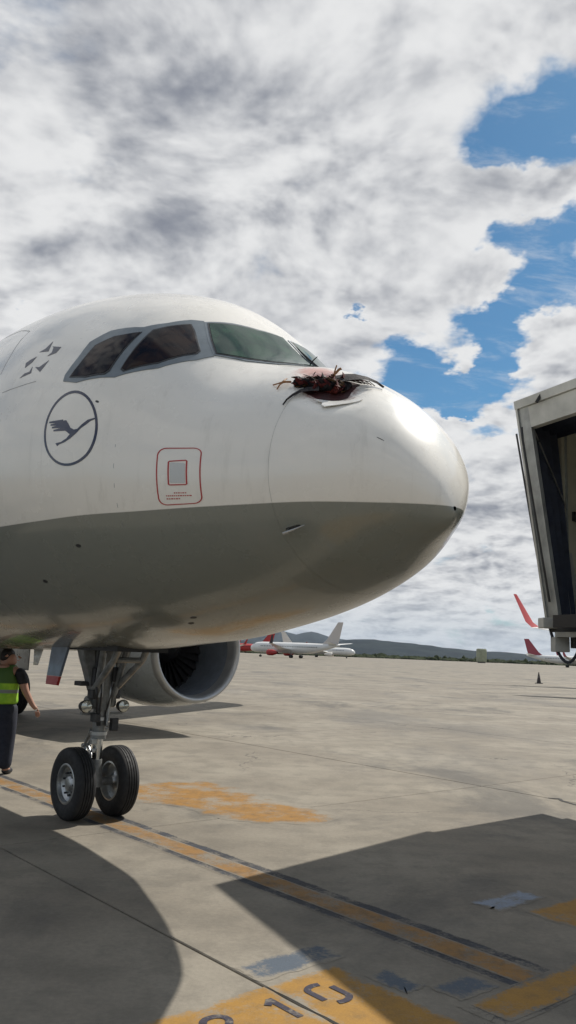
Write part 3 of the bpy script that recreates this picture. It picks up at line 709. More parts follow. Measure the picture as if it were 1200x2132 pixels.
# wings, tail, stabilisers
def wing_mesh(st, n=12):
    """st: list of (LE vector, chord, thickness ratio, up vector)"""
    prof = []
    for k in range(n + 1): u = (1 - cos(pi * k / n)) / 2; prof.append((u, 1))
    for k in range(n - 1, 0, -1): u = (1 - cos(pi * k / n)) / 2; prof.append((u, -1))
    vs = []; fs = []; m_ = len(prof)
    for (le, ch, tr, up) in st:
        le = Vector(le); up = Vector(up).normalized()
        for (u, sgn) in prof:
            t = 5 * tr * (0.2969 * sqrt(u) - 0.126 * u - 0.3516 * u * u + 0.2843 * u ** 3 - 0.1036 * u ** 4)
            vs.append(le + Vector((-u * ch, 0, 0)) + up * t * ch * sgn * (1.15 if sgn > 0 else 0.75))
    for i in range(len(st) - 1):
        for k in range(m_): fs.append((i * m_ + k, i * m_ + (k + 1) % m_, (i + 1) * m_ + (k + 1) % m_, (i + 1) * m_ + k))
    fs.append(tuple(range(m_))); fs.append(tuple((len(st) - 1) * m_ + k for k in range(m_)))
    return vs, fs
for s in (1, -1):
    st = [((-11.8, s * 1.6, 2.55), 7.2, .14, (0, 0, 1)), ((-14.3, s * 6.4, 3.05), 4.1, .12, (0, 0, 1)), ((-19.2, s * 16.4, 4.05), 1.6, .10, (0, 0, 1)), ((-19.9, s * 17.0, 4.3), 1.2, .1, (0, -s * .5, 1)), ((-20.9, s * 17.3, 5.6), 0.7, .08, (0, -s, .1))]
    vs, fs = wing_mesh(st); wo = mesh_obj('wing', vs, fs, M['grey_enamel'], plane, smooth=True, recalc=True); _sm(wo)
    for (yy, xx) in ((7.2, -18.2), (10.4, -19.6), (13.2, -20.6)):
        b = MB(); b.lathe([(0, 0.02), (-.5, .14), (-1.5, .17), (-2.4, .02)], (xx + 1.3, s * yy, 2.95 + (yy - 6) * .09), (1, 0, 0.03), 10); b.build('flap_fairing', M['grey_enamel'], wo, True)
    st = [((-32.2, s * 0.3, 5.3), 3.6, .1, (0, 0, 1)), ((-35.6, s * 6.2, 5.9), 1.4, .1, (0, 0, 1))]
    vs, fs = wing_mesh(st); _sm(mesh_obj('tailplane', vs, fs, M['grey_enamel'], plane, smooth=True, recalc=True))
st = [((-28.6, 0, 5.6), 6.0, .1, (0, 1, 0)), ((-33.9, 0, 11.76), 2.2, .1, (0, 1, 0))]
vs, fs = wing_mesh(st); _sm(mesh_obj('tail_fin', vs, fs, M['navy'], plane, smooth=True, recalc=True))
b = MB(); b.lathe([(0, 0.02), (-1, .8), (-2.5, 1.15), (-6, 1.25), (-9, .9), (-11, .02)], (-10.6, 0, 2.25), (1, 0, 0), 24)
bb = b.build('belly_fairing', M['grey_enamel'], plane, True); bb.scale = (1, 1.5, 1)

# engines
M['nacelle'] = simple('nacelle_paint', (0.30, 0.33, 0.35), 0.30, 0.0, 0.5, nscale=1.5, namt=0.15)
M['lip'] = simple('inlet_lip_metal', (0.42, 0.43, 0.44), 0.42, 0.7, nscale=3, namt=0.12)
M['liner'] = simple('inlet_liner', (0.13, 0.15, 0.18), 0.5, nscale=4, namt=0.2)
M['blade'] = simple('fan_blade_titanium', (0.022, 0.022, 0.025), 0.6, 0.2)
def engine(s, x=-11.43, y=5.75, z=1.84):
    c = (x, s * y, z); ex = (-1, 0, 0)
    b = MB(); b.lathe([(0.16, 1.02), (0.5, 1.09), (1.0, 1.15), (1.7, 1.17), (2.5, 1.10), (3.2, 0.96), (3.5, 0.86), (3.48, 0.80), (2.6, 0.8)], c, ex, 72)
    n_ = b.build('engine_nacelle', M['nacelle'], plane, True, 50)
    b = MB(); pts = []
    for k in range(13): a = R(-90 + 180 * k / 12); pts.append((0.16 - 0.16 * cos(a), 0.955 + 0.062 * sin(a)))
    pts = [(0.30, 0.875)] + [(0.16 - 0.16 * cos(R(-90 + 180 * k / 12)), 0.955 + 0.068 * sin(R(-90 + 180 * k / 12))) for k in range(13)]
    b.lathe(pts, c, ex, 72); b.build('inlet_lip', M['lip'], n_, True, 60)
    b = MB(); b.lathe([(0.30, 0.876), (0.6, 0.865), (1.0, 0.87), (1.35, 0.87)], c, ex, 60); b.build('inlet_liner', M['liner'], n_, True, 60)
    b = MB(); b.lathe([(0.75, 0.01), (0.85, .10), (1.1, .23), (1.3, .29), (1.36, .29)], c, ex, 30); b.build('spinner', M['black'], n_, True, 60)
    fb = MB()
    for k in range(30):
        a = 2 * pi * k / 30
        for j in range(5): pass
        vs = []
        for j in range(6):
            r = 0.28 + (0.585) * j / 5; tw = R(35 + 30 * j / 5); ch = 0.17
            u = Vector((0, cos(a), sin(a))); tv = Vector((0, -sin(a), cos(a)))
            ctr = Vector(c) + Vector((-1.28, 0, 0)) + u * r; dv = Vector((-1, 0, 0)) * cos(tw) * ch / 2 + tv * sin(tw) * ch / 2
            vs += [ctr - dv, ctr + dv]
        fb.add(vs, [(2 * j, 2 * j + 1, 2 * j + 3, 2 * j + 2) for j in range(5)])
    fb.build('fan', M['blade'], n_, True)
    b = MB(); b.lathe([(1.40, 0.87), (1.42, 0.01)], c, ex, 40); b.build('fan_backing', M['black'], n_)
    b = MB(); b.lathe([(2.6, 0.62), (3.6, .55), (4.3, .36), (4.32, .30), (4.6, .22), (5.0, .02)], c, ex, 36); b.build('exhaust_nozzle', M['dark'], n_, True)
    vs, fs = wing_mesh([((x - .6, s * y, z + 1.08), 5.0, .07, (0, 1, 0)), ((x - 1.6, s * y, z + 1.75), 4.4, .07, (0, 1, 0))]); _sm(mesh_obj('pylon', vs, fs, M['nacelle'], n_, smooth=True, recalc=True))
    ks = 1.12; n_.scale = (ks, ks, ks); n_.location = Vector(c) * (1 - ks)
    b = MB(); b.box((x - 1.1, s * (y) - .72 * 1, z - .86), (.18, .02, .12), Matrix.Rotation(R(40), 3, 'X')); b.build('latch_plate', M['dark'], n_)
engine(1); engine(-1)

# landing gear ------------------------------------------------------------
def wheel(parent, c, r, w, s, rimr, cap=True):
    """c centre, s outward sign along y"""
    wh = MB(); hw = w / 2
    prof = []
    # tyre cross-section with shoulders and grooves
    tr = [(-hw * .78, rimr), (-hw * .98, rimr + (r - rimr) * .30), (-hw, rimr + (r - rimr) * .55), (-hw * .93, rimr + (r - rimr) * .80), (-hw * .76, r * .975), (-hw * .6, r * .992)]
    groove = []
    for g in (-.42, -.14, .14, .42): groove += [(hw * (g - .05), r), (hw * (g - .035), r - .012), (hw * (g + .035), r - .012), (hw * (g + .05), r)]
    full = tr + groove + [(-a, b_) for (a, b_) in tr[::-1]]
    wh.lathe(full, c, (0, 1, 0), 56); t = wh.build('tyre', M['rubber'], parent, True, 40)
    rm = MB(); o = s
    rm.lathe([(o * hw * .80, rimr + .012), (o * hw * .86, rimr), (o * hw * .84, rimr - .016), (o * hw * .45, rimr - .025), (o * hw * .22, rimr * .70), (o * hw * .30, rimr * .45), (o * hw * .55, rimr * .36), (o * hw * .62, rimr * .28), (o * hw * .62, 0.002)], c, (0, 1, 0), 40)
    rm.lathe([(-o * hw * .80, rimr + .012), (-o * hw * .84, rimr - .01), (-o * hw * .3, rimr - .02), (-o * hw * .1, rimr * .6), (-o * hw * .3, rimr * .3), (-o * hw * .6, rimr * .2), (-o * hw * .6, .002)], c, (0, 1, 0), 40)
    r_ = rm.build('rim', M['alu'], parent, True, 40)
    bo = MB()
    for k in range(9):
        a = 2 * pi * k / 9; p = Vector(c) + Vector((cos(a) * rimr * .58, o * hw * .25, sin(a) * rimr * .58)); bo.tube([p, p + Vector((0, o * .035, 0))], .011, 6)
    bo.build('bolt', M['dark'], r_) if False else kind(bo.build('wheel_bolts', M['dark'], r_), 'stuff')
    return t
def empty_part(name, parent): o = bpy.data.objects.new(name, None); COL.objects.link(o); o.parent = parent; return o
GX = -4.951
for s in (1, -1):
    wp_ = empty_part('nose_wheel', plane); wp_.location = (GX, s * 0.262, 0.378)
    wheel(wp_, (0, 0, 0), 0.381, 0.215, s, 0.205)
g = MB()
g.tube([(GX, 0, .33), (GX, 0, .46), (GX, 0, .62)], [.085, .075, .062], 20)
g.tube([(GX, -.20, .378), (GX, .20, .378)], .045, 14)
g.build('axle_fork', M['gear'], plane, True)
g = MB(); g.tube([(GX, 0, .60), (GX, 0, .86)], .055, 18); g.build('oleo_piston', M['chrome'], plane, True)
g = MB()
g.tube([(GX, 0, .84), (GX, 0, .90), (GX, 0, .905), (GX, 0, 1.18), (GX, 0, 1.185), (GX, 0, 1.30), (GX, 0, 1.31), (GX + .02, 0, 2.0)], [.085, .085, .07, .078, .11, .11, .09, .10], 20)
g.tube([(GX - .02, -.17, 1.24), (GX - .02, .17, 1.24)], .065, 14)        # steering actuators
g.tube([(GX + .05, -.10, 1.20), (GX + .30, -.16, 2.0)], .035, 10); g.tube([(GX + .05, .10, 1.20), (GX + .30, .16, 2.0)], .035, 10)
g.tube([(GX, -.09, 1.45), (GX - .02, -.30, 1.98)], .04, 10); g.tube([(GX, .09, 1.45), (GX - .02, .30, 1.98)], .04, 10)
g.build('main_strut', M['gear'], plane, True)
for s in (1, -1):
    g = MB(); w0, w1 = .055, .085
    P_ = [(GX - w0, s * .07, 1.34), (GX + w0, s * .07, 1.34), (GX + w0, s * .15, 1.36), (GX - w0, s * .15, 1.36), (GX - w1, s * .20, 1.99), (GX + w1, s * .20, 1.99), (GX + w1, s * .36, 1.99), (GX - w1, s * .36, 1.99)]
    g.add(P_, [(3, 2, 1, 0), (4, 5, 6, 7), (0, 1, 5, 4), (1, 2, 6, 5), (2, 3, 7, 6), (3, 0, 4, 7)]); g.build('trunnion_arm', M['gear'], plane)
g = MB(); g.tube([(GX + .0, 0, 1.24), (GX, 0, 1.5), (GX + .01, 0, 1.99)], [.115, .135, .15], 20); g.build('strut_housing', M['gear'], plane, True)
g = MB(); g.tube([(GX + .10, -.07, 1.30), (GX + .12, -.07, 1.78)], .035, 12); g.tube([(GX + .12, -.07, 1.78), (GX + .13, -.07, 1.95)], .018, 8); g.build('actuator', M['alu'], plane, True)
g = MB()
for s in (1, -1):
    g.tube([(GX - .09, s * .045, .93), (GX - .27, s * .02, .74)], [.022, .018], 8); g.tube([(GX - .27, s * .02, .74), (GX - .08, s * .045, .50)], [.018, .024], 8)
g.tube([(GX - .27, -.05, .74), (GX - .27, .05, .74)], .026, 10)
g.build('torque_link', M['alu'], plane, True)
g = MB(); g.tube([(GX + .06, -.13, 1.38), (GX + .55, -.17, 1.72), (GX + .75, -.18, 2.0)], .038, 10); g.tube([(GX + .06, .13, 1.38), (GX + .55, .17, 1.72), (GX + .75, .18, 2.0)], .038, 10)
g.tube([(GX + .55, -.17, 1.72), (GX + .55, .17, 1.72)], .03, 8)
g.build('drag_strut', M['gear'], plane, True)
# hoses and wiring
rg = random.Random(5)
for k in range(9):
    y_ = rg.uniform(-.12, .12); x_ = rg.uniform(.04, .11); g = MB()
    p = [(GX + x_, y_, 1.95), (GX + x_ * rg.uniform(.8, 1.5), y_ * 1.3, 1.6), (GX + x_ * rg.uniform(.9, 1.9), y_ * rg.uniform(.4, 1.6), 1.35), (GX + x_ * .9, y_ * .8, 1.12), (GX + x_ * rg.uniform(.8, 1.4), y_ * .5, .92)]
    pp = []
    for a, c in zip(p[:-1], p[1:]):
        for t in (0, .33, .66): pp.append(Vector(a).lerp(Vector(c), t))
    g.tube(pp, rg.choice([.008, .011, .014]), 6); g.build('hydraulic_hose', rg.choice([M['black'], M['dark'], M['alu']]), plane, True)
# clamps and brackets on the strut
for (z_, r_) in ((.90, .095), (1.06, .092), (1.18, .105), (1.42, .115), (1.58, .11)):
    g = MB(); g.tube([(GX, 0, z_ - .018), (GX, 0, z_ + .018)], r_, 18); g.build('strut_collar', M['alu'] if z_ < 1.1 else M['gear'], plane, True)
# landing / taxi lights on brackets
M['lamp_glass'] = simple('lamp_glass', (0.5, 0.5, 0.45), 0.08, 0.6, 1)
for s in (1, -1):
    g = MB(); g.lathe([(0, .068), (-.02, .072), (-.10, .05), (-.13, .02), (-.135, .002)], (GX + .12, s * .23, 1.20), (1, 0, 0), 20); l_ = g.build('taxi_light', M['dark'], plane, True)
    g = MB(); g.lathe([(0.002, .064), (.010, .04), (.014, .002)], (GX + .12, s * .23, 1.20), (1, 0, 0), 20); g.build('lamp_lens', M['lamp_glass'], l_, True)
    g = MB(); g.box((GX + .04, s * .16, 1.12), (.05, .18, .03)); g.build('lamp_bracket', M['gear'], l_)
    g = MB(); g.box((GX + .06, s * .15, 1.33), (.12, .05, .10), None, .01); g.build('relay_box', M['dark'], plane)
for c_, z_ in (((GX - .05, -.20, 1.44), (.16, .16, .05)), ((GX + .13, -.12, 1.08), (.10, .08, .09)), ((GX + .10, .13, 1.0), (.07, .08, .14)), ((GX + .08, -.12, 1.52), (.10, .10, .2)), ((GX + .10, .10, 1.55), (.09, .09, .16))):
    g = MB(); g.box(c_, z_, None, .01); g.build('steering_valve', M['dark'], plane)
for c_, z_ in (((GX + .07, -.09, .82), (.05, .06, .06)), ((GX + .06, -.08, .72), (.04, .05, .04)), ((GX - .04, .10, .93), (.05, .06, .05))):
    g = MB(); g.box(c_, z_, None, .008); g.build('small_bracket', M['alu'], plane)
# gear bay doors
M['door_paint'] = simple('door_grey_blue', (0.16, 0.19, 0.24), 0.35, 0, 0.4, nscale=4, namt=0.4)
for s in (1, -1):
    dr = MB(); dr.mx = Matrix.Translation((GX - .38, s * .34, 1.86)) @ Matrix.Rotation(R(s * 8), 4, 'X')
    poly = [(-.20, -.36), (.12, -.36), (.20, .05), (-.24, .05)]
    vs = [(x, -.015, z) for (x, z) in poly] + [(x, .015, z) for (x, z) in poly]; dr.add(vs, [(0, 1, 2, 3), (7, 6, 5, 4), (0, 4, 5, 1), (1, 5, 6, 2), (2, 6, 7, 3), (3, 7, 4, 0)])
    d0 = dr.build('gear_door', M['door_paint'], plane)
    dr = MB(); dr.mx = Matrix.Translation((GX - .38, s * .34, 1.86)) @ Matrix.Rotation(R(s * 8), 4, 'X')
    poly = [(-.18, -.46), (.10, -.46), (.12, -.362), (-.20, -.362)]
    vs = [(x, -.016, z) for (x, z) in poly] + [(x, .016, z) for (x, z) in poly]; dr.add(vs, [(0, 1, 2, 3), (7, 6, 5, 4), (0, 4, 5, 1), (1, 5, 6, 2), (2, 6, 7, 3), (3, 7, 4, 0)])
    rd = dr.build('door_edge', M['red'], d0); rd['label'] = 'red lower edge of the gear door'
    for k in range(4):
        dr = MB(); dr.mx = Matrix.Translation((GX - .38, s * .34, 1.86)) @ Matrix.Rotation(R(s * 8), 4, 'X'); dr.box((-.15 + k * .08, s * -.022, -.16), (.014, .014, .34)); dr.build('stiffener', M['grey_enamel'], d0)
bay = MB(); bay.box((GX + .1, 0, 1.93), (1.5, .62, .24)); bay.build('wheel_bay', M['black'], plane)
for s in (1, -1):
    g = MB(); g.tube([(-17.7, s * 3.8, .55), (-17.7, s * 3.75, 2.9)], [.14, .17], 16); g.tube([(-17.7, s * 3.35, .58), (-17.7, s * 4.25, .58)], .08, 12); g.tube([(-17.7, s * 3.75, 1.5), (-17.7, s * 2.2, 2.7)], .08, 10); g.build('main_gear_strut', M['gear'], plane, True)
    for t in (-1, 1):
        wp_ = empty_part('main_wheel', plane); wp_.location = (-17.7, s * 3.8 + t * .46, .585); wheel(wp_, (0, 0, 0), .585, .42, t, .30)
    g = MB(); g.box((-17.7, s * 4.32, 1.9), (1.2, .03, 1.5)); g.build('main_gear_door', M['grey_enamel'], plane)
# blade antennas along the belly, cabin windows far aft
for x_ in (3.2, 6.6, 8.4):
    vs, fs = wing_mesh([((-x_, 0, sec(x_)[1] + .01), .28, .12, (0, 1, 0)), ((-x_ - .12, 0, sec(x_)[1] - .20), .14, .12, (0, 1, 0))], 6)
    if x_ > 6: mesh_obj('blade_antenna', vs, fs, M['white'], plane, smooth=True, recalc=True)
for s in (1, -1):
    x_ = 7.2
    while x_ < 31:
        patch('cabin_window', [(x_ + .12 * cos(a_ * pi / 5), s * (1.33 + .085 * sin(a_ * pi / 5))) for a_ in range(10)], M['glass_side'], plane, 0.003, step=.2, skirt=.005)
        x_ += .533

# ------------------------------------------------------------------ the bird
Mw = Matrix.Translation(NOSE) @ Matrix.Rotation(PSI, 4, 'Z')
def feather_mat(name, c1, c2, sc=30):
    m, T, b = newmat(name); O = T.n('ShaderNodeNewGeometry').outputs['Position']
    n = T.noise(O, sc, 6, 0.7); T.put(b.inputs['Base Color'], T.mix(T.ss(n, .4, .65), c1, c2)); b.inputs['Roughness'].default_value = .7; b.inputs['Specular IOR Level'].default_value = .15
    bn = T.n('ShaderNodeBump'); bn.inputs['Strength'].default_value = .6; bn.inputs['Distance'].default_value = .01; T.put(bn.inputs['Height'], T.noise(O, sc * 3, 4, .7)); T.put(b.inputs['Normal'], bn.outputs[0]); return m
FM = feather_mat('black_plumage', (0.006, 0.006, 0.008, 1), (0.03, 0.022, 0.022, 1))
FR = feather_mat('bloody_plumage', (0.035, 0.006, 0.007, 1), (0.12, 0.022, 0.018, 1))
FB = feather_mat('brown_plumage', (0.03, 0.017, 0.008, 1), (0.10, 0.05, 0.02, 1), 50)
FG = feather_mat('grey_wing', (0.025, 0.025, 0.027, 1), (0.07, 0.06, 0.06, 1), 40)
OR = simple('bird_foot_skin', (0.30, 0.13, 0.04), .5, nscale=30)
base = Mw @ skin_pt(0.83, 0.66, 0.0)
bird = thing('bird_carcass', 'dead black bird lying splayed on top of the white nose of the airliner', 'bird', base)
inv_ = Matrix.Translation(-base)
def bp(x, th, off=0.0): return tuple(inv_ @ (Mw @ skin_pt(x, th, off)))
sp = [bp(1.000, 0.7643, 0.019), bp(0.960, 0.7368, 0.028), bp(0.907, 0.7014, 0.030), bp(0.851, 0.6680, 0.033), bp(0.798, 0.6228, 0.030), bp(0.745, 0.5737, 0.028), bp(0.715, 0.5128, 0.019), bp(0.699, 0.4283, 0.011)]
rad_ = [.030, .042, .036, .046, .052, .056, .042, .025]
skinned('bird_body', sp, [(i, i + 1) for i in range(7)], rad_, FM, bird, 2)
# torn-open belly lobes
for (x_, t_, r_, m_) in ((.81, .56, .042, FR), (.74, .62, .04, FR), (.88, .60, .035, FM), (.78, .47, .035, FR), (.85, .73, .03, FR)):
    p = bp(x_, t_, .045); q2 = bp(x_ - .03, t_ - .03, .06); q3 = bp(x_ - .05, t_ + .03, .03)
    skinned('torn_plumage', [p, q2, q3], [(0, 1), (0, 2)], [r_, r_ * .6, r_ * .5], m_, bird, 2)
def blade(name, pts, widths, mat, thick=.006, parent=None, offdir=None):
    """tapered feather / wing blade along pts"""
    pts = [Vector(p) for p in pts]; b = MB(); vs = []; fs = []
    for i, p in enumerate(pts):
        t = (pts[min(i + 1, len(pts) - 1)] - pts[max(i - 1, 0)]).normalized(); nrm = (offdir or Vector((0, 0, 1))); sd = t.cross(nrm).normalized(); up = sd.cross(t).normalized()
        w = widths[i]; vs += [p + sd * w / 2, p + up * thick, p - sd * w / 2, p - up * thick * .5]
    for i in range(len(pts) - 1):
        for k in range(4): fs.append((i * 4 + k, i * 4 + (k + 1) % 4, i * 4 + 4 + (k + 1) % 4, i * 4 + 4 + k))
    fs.append((0, 1, 2, 3)); e = (len(pts) - 1) * 4; fs.append((e, e + 1, e + 2, e + 3))
    b.add(vs, fs); return b.build(name, mat, parent, True)
ND = Mw.to_3x3() @ SNRM(.88, .8)
blade('wing', [bp(0.795, 0.7269, .05), bp(0.854, 0.7761, .035), bp(0.884, 0.8330, .03), bp(0.911, 0.9038, .022), bp(0.930, 0.9686, .016), bp(0.937, 1.0236, .008)], [.07, .06, .045, .03, .018, .004], FG, .010, bird, ND)
ND2 = Mw.to_3x3() @ SNRM(.74, .4)
wb = blade('wing', [bp(0.798, 0.5246, .05), bp(0.748, 0.4421, .06), bp(0.712, 0.3576, .055), bp(0.681, 0.2800, .045), bp(0.641, 0.2000, .03), bp(0.601, 0.1500, .012)], [.15, .15, .13, .09, .05, .008], FG, .012, bird, ND2)
for k in range(5): blade('feather', [bp(.78 - .02 * k, .52 - .03 * k, .05), bp(.71 - .02 * k, .44 - .03 * k, .045), bp(.66 - .015 * k, .36 - .02 * k, .02)], [.035, .03, .006], FR if k % 2 else FG, .005, wb, ND2)
rf = random.Random(9)
for k in range(5):
    x_ = rf.uniform(.72, .93); t_ = .50 + rf.uniform(-.05, .12) + (x_ - .78) * .5
    p0 = Vector(bp(x_, t_, .05)); dv = Vector((rf.uniform(-1.2, .8), rf.uniform(-.9, .9), rf.uniform(.1, .9))).normalized(); L_ = rf.uniform(.03, .085)
    blade('feather', [p0, p0 + dv * L_ * .5 + Vector((rf.uniform(-.01, .01), 0, 0)), p0 + dv * L_], [.024, .034, .008], rf.choice([FB, FM, FM, FR]), .003, bird, Vector((rf.uniform(-1, 1), rf.uniform(-1, 1), .3)))
for k in range(150):
    u_ = rf.uniform(.12, .98) * 7; i_ = min(6, int(u_)); f_ = u_ - i_
    c_ = Vector(sp[i_]).lerp(Vector(sp[i_ + 1]), f_); rr_ = rad_[i_] * (1 - f_) + rad_[i_ + 1] * f_
    ax_ = (Vector(sp[i_ + 1]) - Vector(sp[i_])).normalized(); o1 = ax_.orthogonal().normalized(); o2 = ax_.cross(o1); a_ = rf.uniform(0, 2 * pi)
    n_ = (o1 * cos(a_) + o2 * sin(a_)); p0 = c_ + n_ * rr_ * .92
    if p0.z < -.06: continue
    tl = -ax_ * rf.uniform(.3, 1.0) + n_ * rf.uniform(.0, .28) + o1.cross(n_) * 0 + (o1 * -sin(a_) + o2 * cos(a_)) * rf.uniform(-.6, .6); tl.normalize(); L_ = rf.uniform(.035, .075) * (1.25 if u_ > 2.5 else .8)
    blade('feather', [p0, p0 + tl * L_ * .5 + n_ * .004, p0 + tl * L_], [.016, .026, .006], rf.choice([FM, FM, FB, FR, FR]), .003, bird, n_)
def foot(name, heel, leg, toes):
    vs = [leg, heel] + [t for tt in toes for t in tt]; ed = [(0, 1)]; n_ = 2; rr = [.010, .009]
    for tt in toes:
        pv = 1
        for _ in tt: ed.append((pv, n_)); rr.append(.006); pv = n_; n_ += 1
    return skinned(name, vs, ed, rr, OR, bird, 1, 1)
foot('bird_foot', bp(1.065, 0.7839, .030), bp(1.006, 0.7643, .03), [[bp(1.094, 0.8016, .022), bp(1.144, 0.8173, .008)], [bp(1.074, 0.7545, .03), bp(1.079, 0.7191, .022)], [bp(1.079, 0.8193, .02), bp(1.074, 0.8664, .010)]])
foot('bird_foot', bp(0.795, 0.5326, .085), bp(0.808, 0.5639, .06), [[bp(0.811, 0.4912, .12), bp(0.818, 0.4696, .135)], [bp(0.775, 0.5010, .125), bp(0.758, 0.4912, .14)], [bp(0.791, 0.4892, .12), bp(0.785, 0.4617, .125)]])

# ------------------------------------------------------------------ jet bridge
A = Vector((2.78, 9.72, 0)); U = Vector((.42, -.907, 0)).normalized(); V = Vector((.66, .751, 0)).normalized()
BT = 4.93; BB = 2.38; WU = 4.3
jb = thing('jet_bridge', 'boxy grey jet bridge cab with dark open mouth at the right edge of the picture', 'jet bridge', A)
M['jb_grey'] = simple('bridge_grey_paint', (0.43, 0.435, 0.41), 0.5, 0, 0, nscale=2.0, namt=0.35)
M['jb_frame'] = simple('bridge_frame_paint', (0.33, 0.345, 0.34), 0.5, 0.1, 0, nscale=4.0, namt=0.4)
M['jb_dark'] = simple('bridge_bellows_fabric', (0.022, 0.028, 0.048), 0.7, nscale=5, namt=0.35)
M['jb_cream'] = simple('bridge_cream_panel', (0.62, 0.59, 0.46), 0.5, nscale=2, namt=0.15)
M['jb_floor'] = simple('bridge_rubber_floor', (0.05, 0.052, 0.055), 0.7, nscale=6)
def jp(u, v, z): return U * u + V * v + Vector((0, 0, z))
def hexa(name, pts, mat, parent):   # pts 8 corners bottom 4 then top 4
    b = MB(); b.add(pts, [(3, 2, 1, 0), (4, 5, 6, 7), (0, 1, 5, 4), (1, 2, 6, 5), (2, 3, 7, 6), (3, 0, 4, 7)]); return b.build(name, mat, parent)
def slab(name, u0, u1, v0, v1, z0, z1, mat, parent=None, lean=0.0):
    L = lambda z: -lean * (z - BB) / (BT - BB)      # lean: top pushed towards -V
    return hexa(name, [jp(u0, v0 + L(z0), z0), jp(u1, v0 + L(z0), z0), jp(u1, v1 + L(z0), z0), jp(u0, v1 + L(z0), z0), jp(u0, v0 + L(z1), z1), jp(u1, v0 + L(z1), z1), jp(u1, v1 + L(z1), z1), jp(u0, v1 + L(z1), z1)], mat, parent or jb)
# the mouth: leaning canopy frame.  bottom of the left post sits further in than its top
TL = Vector((0, 0, BT)); BLc = Vector((.33, .15, BB))
def post(name, u0, u1, d0, d1, mat, z0=BB, z1=BT):
    def q(u, dpt, z):
        t = (BT - z) / (BT - BB); o = Vector((.37, .12, 0)) * t
        return U * u + V * dpt + o + Vector((0, 0, z))
    return hexa(name, [q(u0, d0, z0), q(u1, d0, z0), q(u1, d1, z0), q(u0, d1, z0), q(u0, d0, z1), q(u1, d0, z1), q(u1, d1, z1), q(u0, d1, z1)], mat, jb)
post('canopy_post', 0.0, 0.20, 0.0, .10, M['jb_frame'])
post('canopy_post', WU - .20, WU, 0.0, .10, M['jb_frame'])
post('edge_trim', -.012, 0.02, -.03, .22, M['jb_grey'])
post('canopy_header', 0.20, WU - .20, 0.0, .10, M['jb_grey'], BT - .26, BT - .005)
hd = post('canopy_header', -.02, WU + .02, -.035, .16, M['jb_grey'], BT, BT + .10)
# folded bellows: zigzag side walls and roof
def bellows(u_side, name='bellows'):
    b = MB(); vs = []; fs = []; n = 8; d = .95
    for k in range(n + 1):
        v = .10 + d * k / n; uu = u_side + (.10 if k % 2 else 0.0) * (1 if u_side < 1 else -1)
        for z in (BB + .02, BT - .02):
            t = (BT - z) / (BT - BB); o = Vector((.37, .12, 0)) * t * (1 - .4 * k / n)
            vs.append(jp(uu, v, z) + o)
    for k in range(n): fs.append((2 * k, 2 * k + 2, 2 * k + 3, 2 * k + 1))
    b.add(vs, fs); ob = b.build(name, M['jb_dark'], jb); sf = ob.modifiers.new('solid', 'SOLIDIFY'); sf.thickness = .015; return ob
bellows(.04); bellows(WU - .04)
b = MB(); vs = []; fs = []
for k in range(10):
    v = .10 + .98 * k / 9; z = BT - .03 - (.10 if k % 2 else 0); vs += [jp(.05, v, z), jp(WU - .05, v, z)]
for k in range(9): fs.append((2 * k, 2 * k + 1, 2 * k + 3, 2 * k + 2))
b.add(vs, fs); ob = b.build('bellows_roof', M['jb_dark'], jb); sf = ob.modifiers.new('solid', 'SOLIDIFY'); sf.thickness = .015
# outer weather skin over the bellows, cab shell
post('side_panel', -.004, .02, .22, 1.06, M['jb_grey'], BB + .05, BT - .01)
slab('cab_wall', 0.06, 0.16, 1.07, 3.1, BB - .02, BT + .02, M['jb_cream'])
slab('cab_wall', WU - .12, WU - .02, .2, 3.1, BB - .02, BT + .02, M['jb_grey'])
slab('cab_roof', .0, WU, .14, 3.15, BT + .03, BT + .12, M['jb_grey'])
slab('cab_floor', .40, WU - .05, .22, 3.1, BB - .16, BB - .03, M['jb_floor'])
slab('floor_beam', .52, WU - .1, .12, .26, BB - .22, BB - .165, M['jb_frame'])
slab('bumper', .55, WU - .2, .02, .12, BB - .12, BB + .02, M['black'])
slab('back_wall', .12, 1.3, 3.0, 3.1, BB - .02, BT, M['jb_cream'])
slab('back_wall', 3.3, WU - .12, 3.0, 3.1, BB - .02, BT, M['jb_cream'])
slab('door_lintel', 1.3, 3.3, 3.0, 3.1, BT - .45, BT, M['jb_cream'])
for k in range(3): slab('wall_rib', .16, .19, 1.15 + k * .5, 1.18 + k * .5, BB, BT - .05, M['jb_frame'])
slab('wall_switch', .16, .21, 1.36, 1.48, 3.72, 3.84, M['black'])
b = MB(); b.tube([jp(.22, .12, BT - .27), jp(.20, 1.10, 3.85)], .010, 6); b.build('stay_cable', M['alu'], jb)
b = MB(); b.tube([jp(-.03, -.02, BT - .3) + Vector((0.02, 0, 0)), jp(-.03, .02, BB + .3) + Vector((.34, .10, 0))], .012, 6); b.build('edge_pipe', M['dark'], jb)
b = MB(); b.box(jp(.42, -.045, BT + .035), (.035, .035, .13), Matrix.Rotation(R(30), 3, 'Y')); b.build('header_clip', M['black'], jb)
b = MB(); b.tube([jp(.10, -.03, BT - .25), jp(.10, -.03, BT - .3) + Vector((.01, 0, -.1)), jp(.10, -.035, BB + .2) + Vector((.345, .11, 0))], .014, 6); b.build('rubber_strip', M['black'], jb)
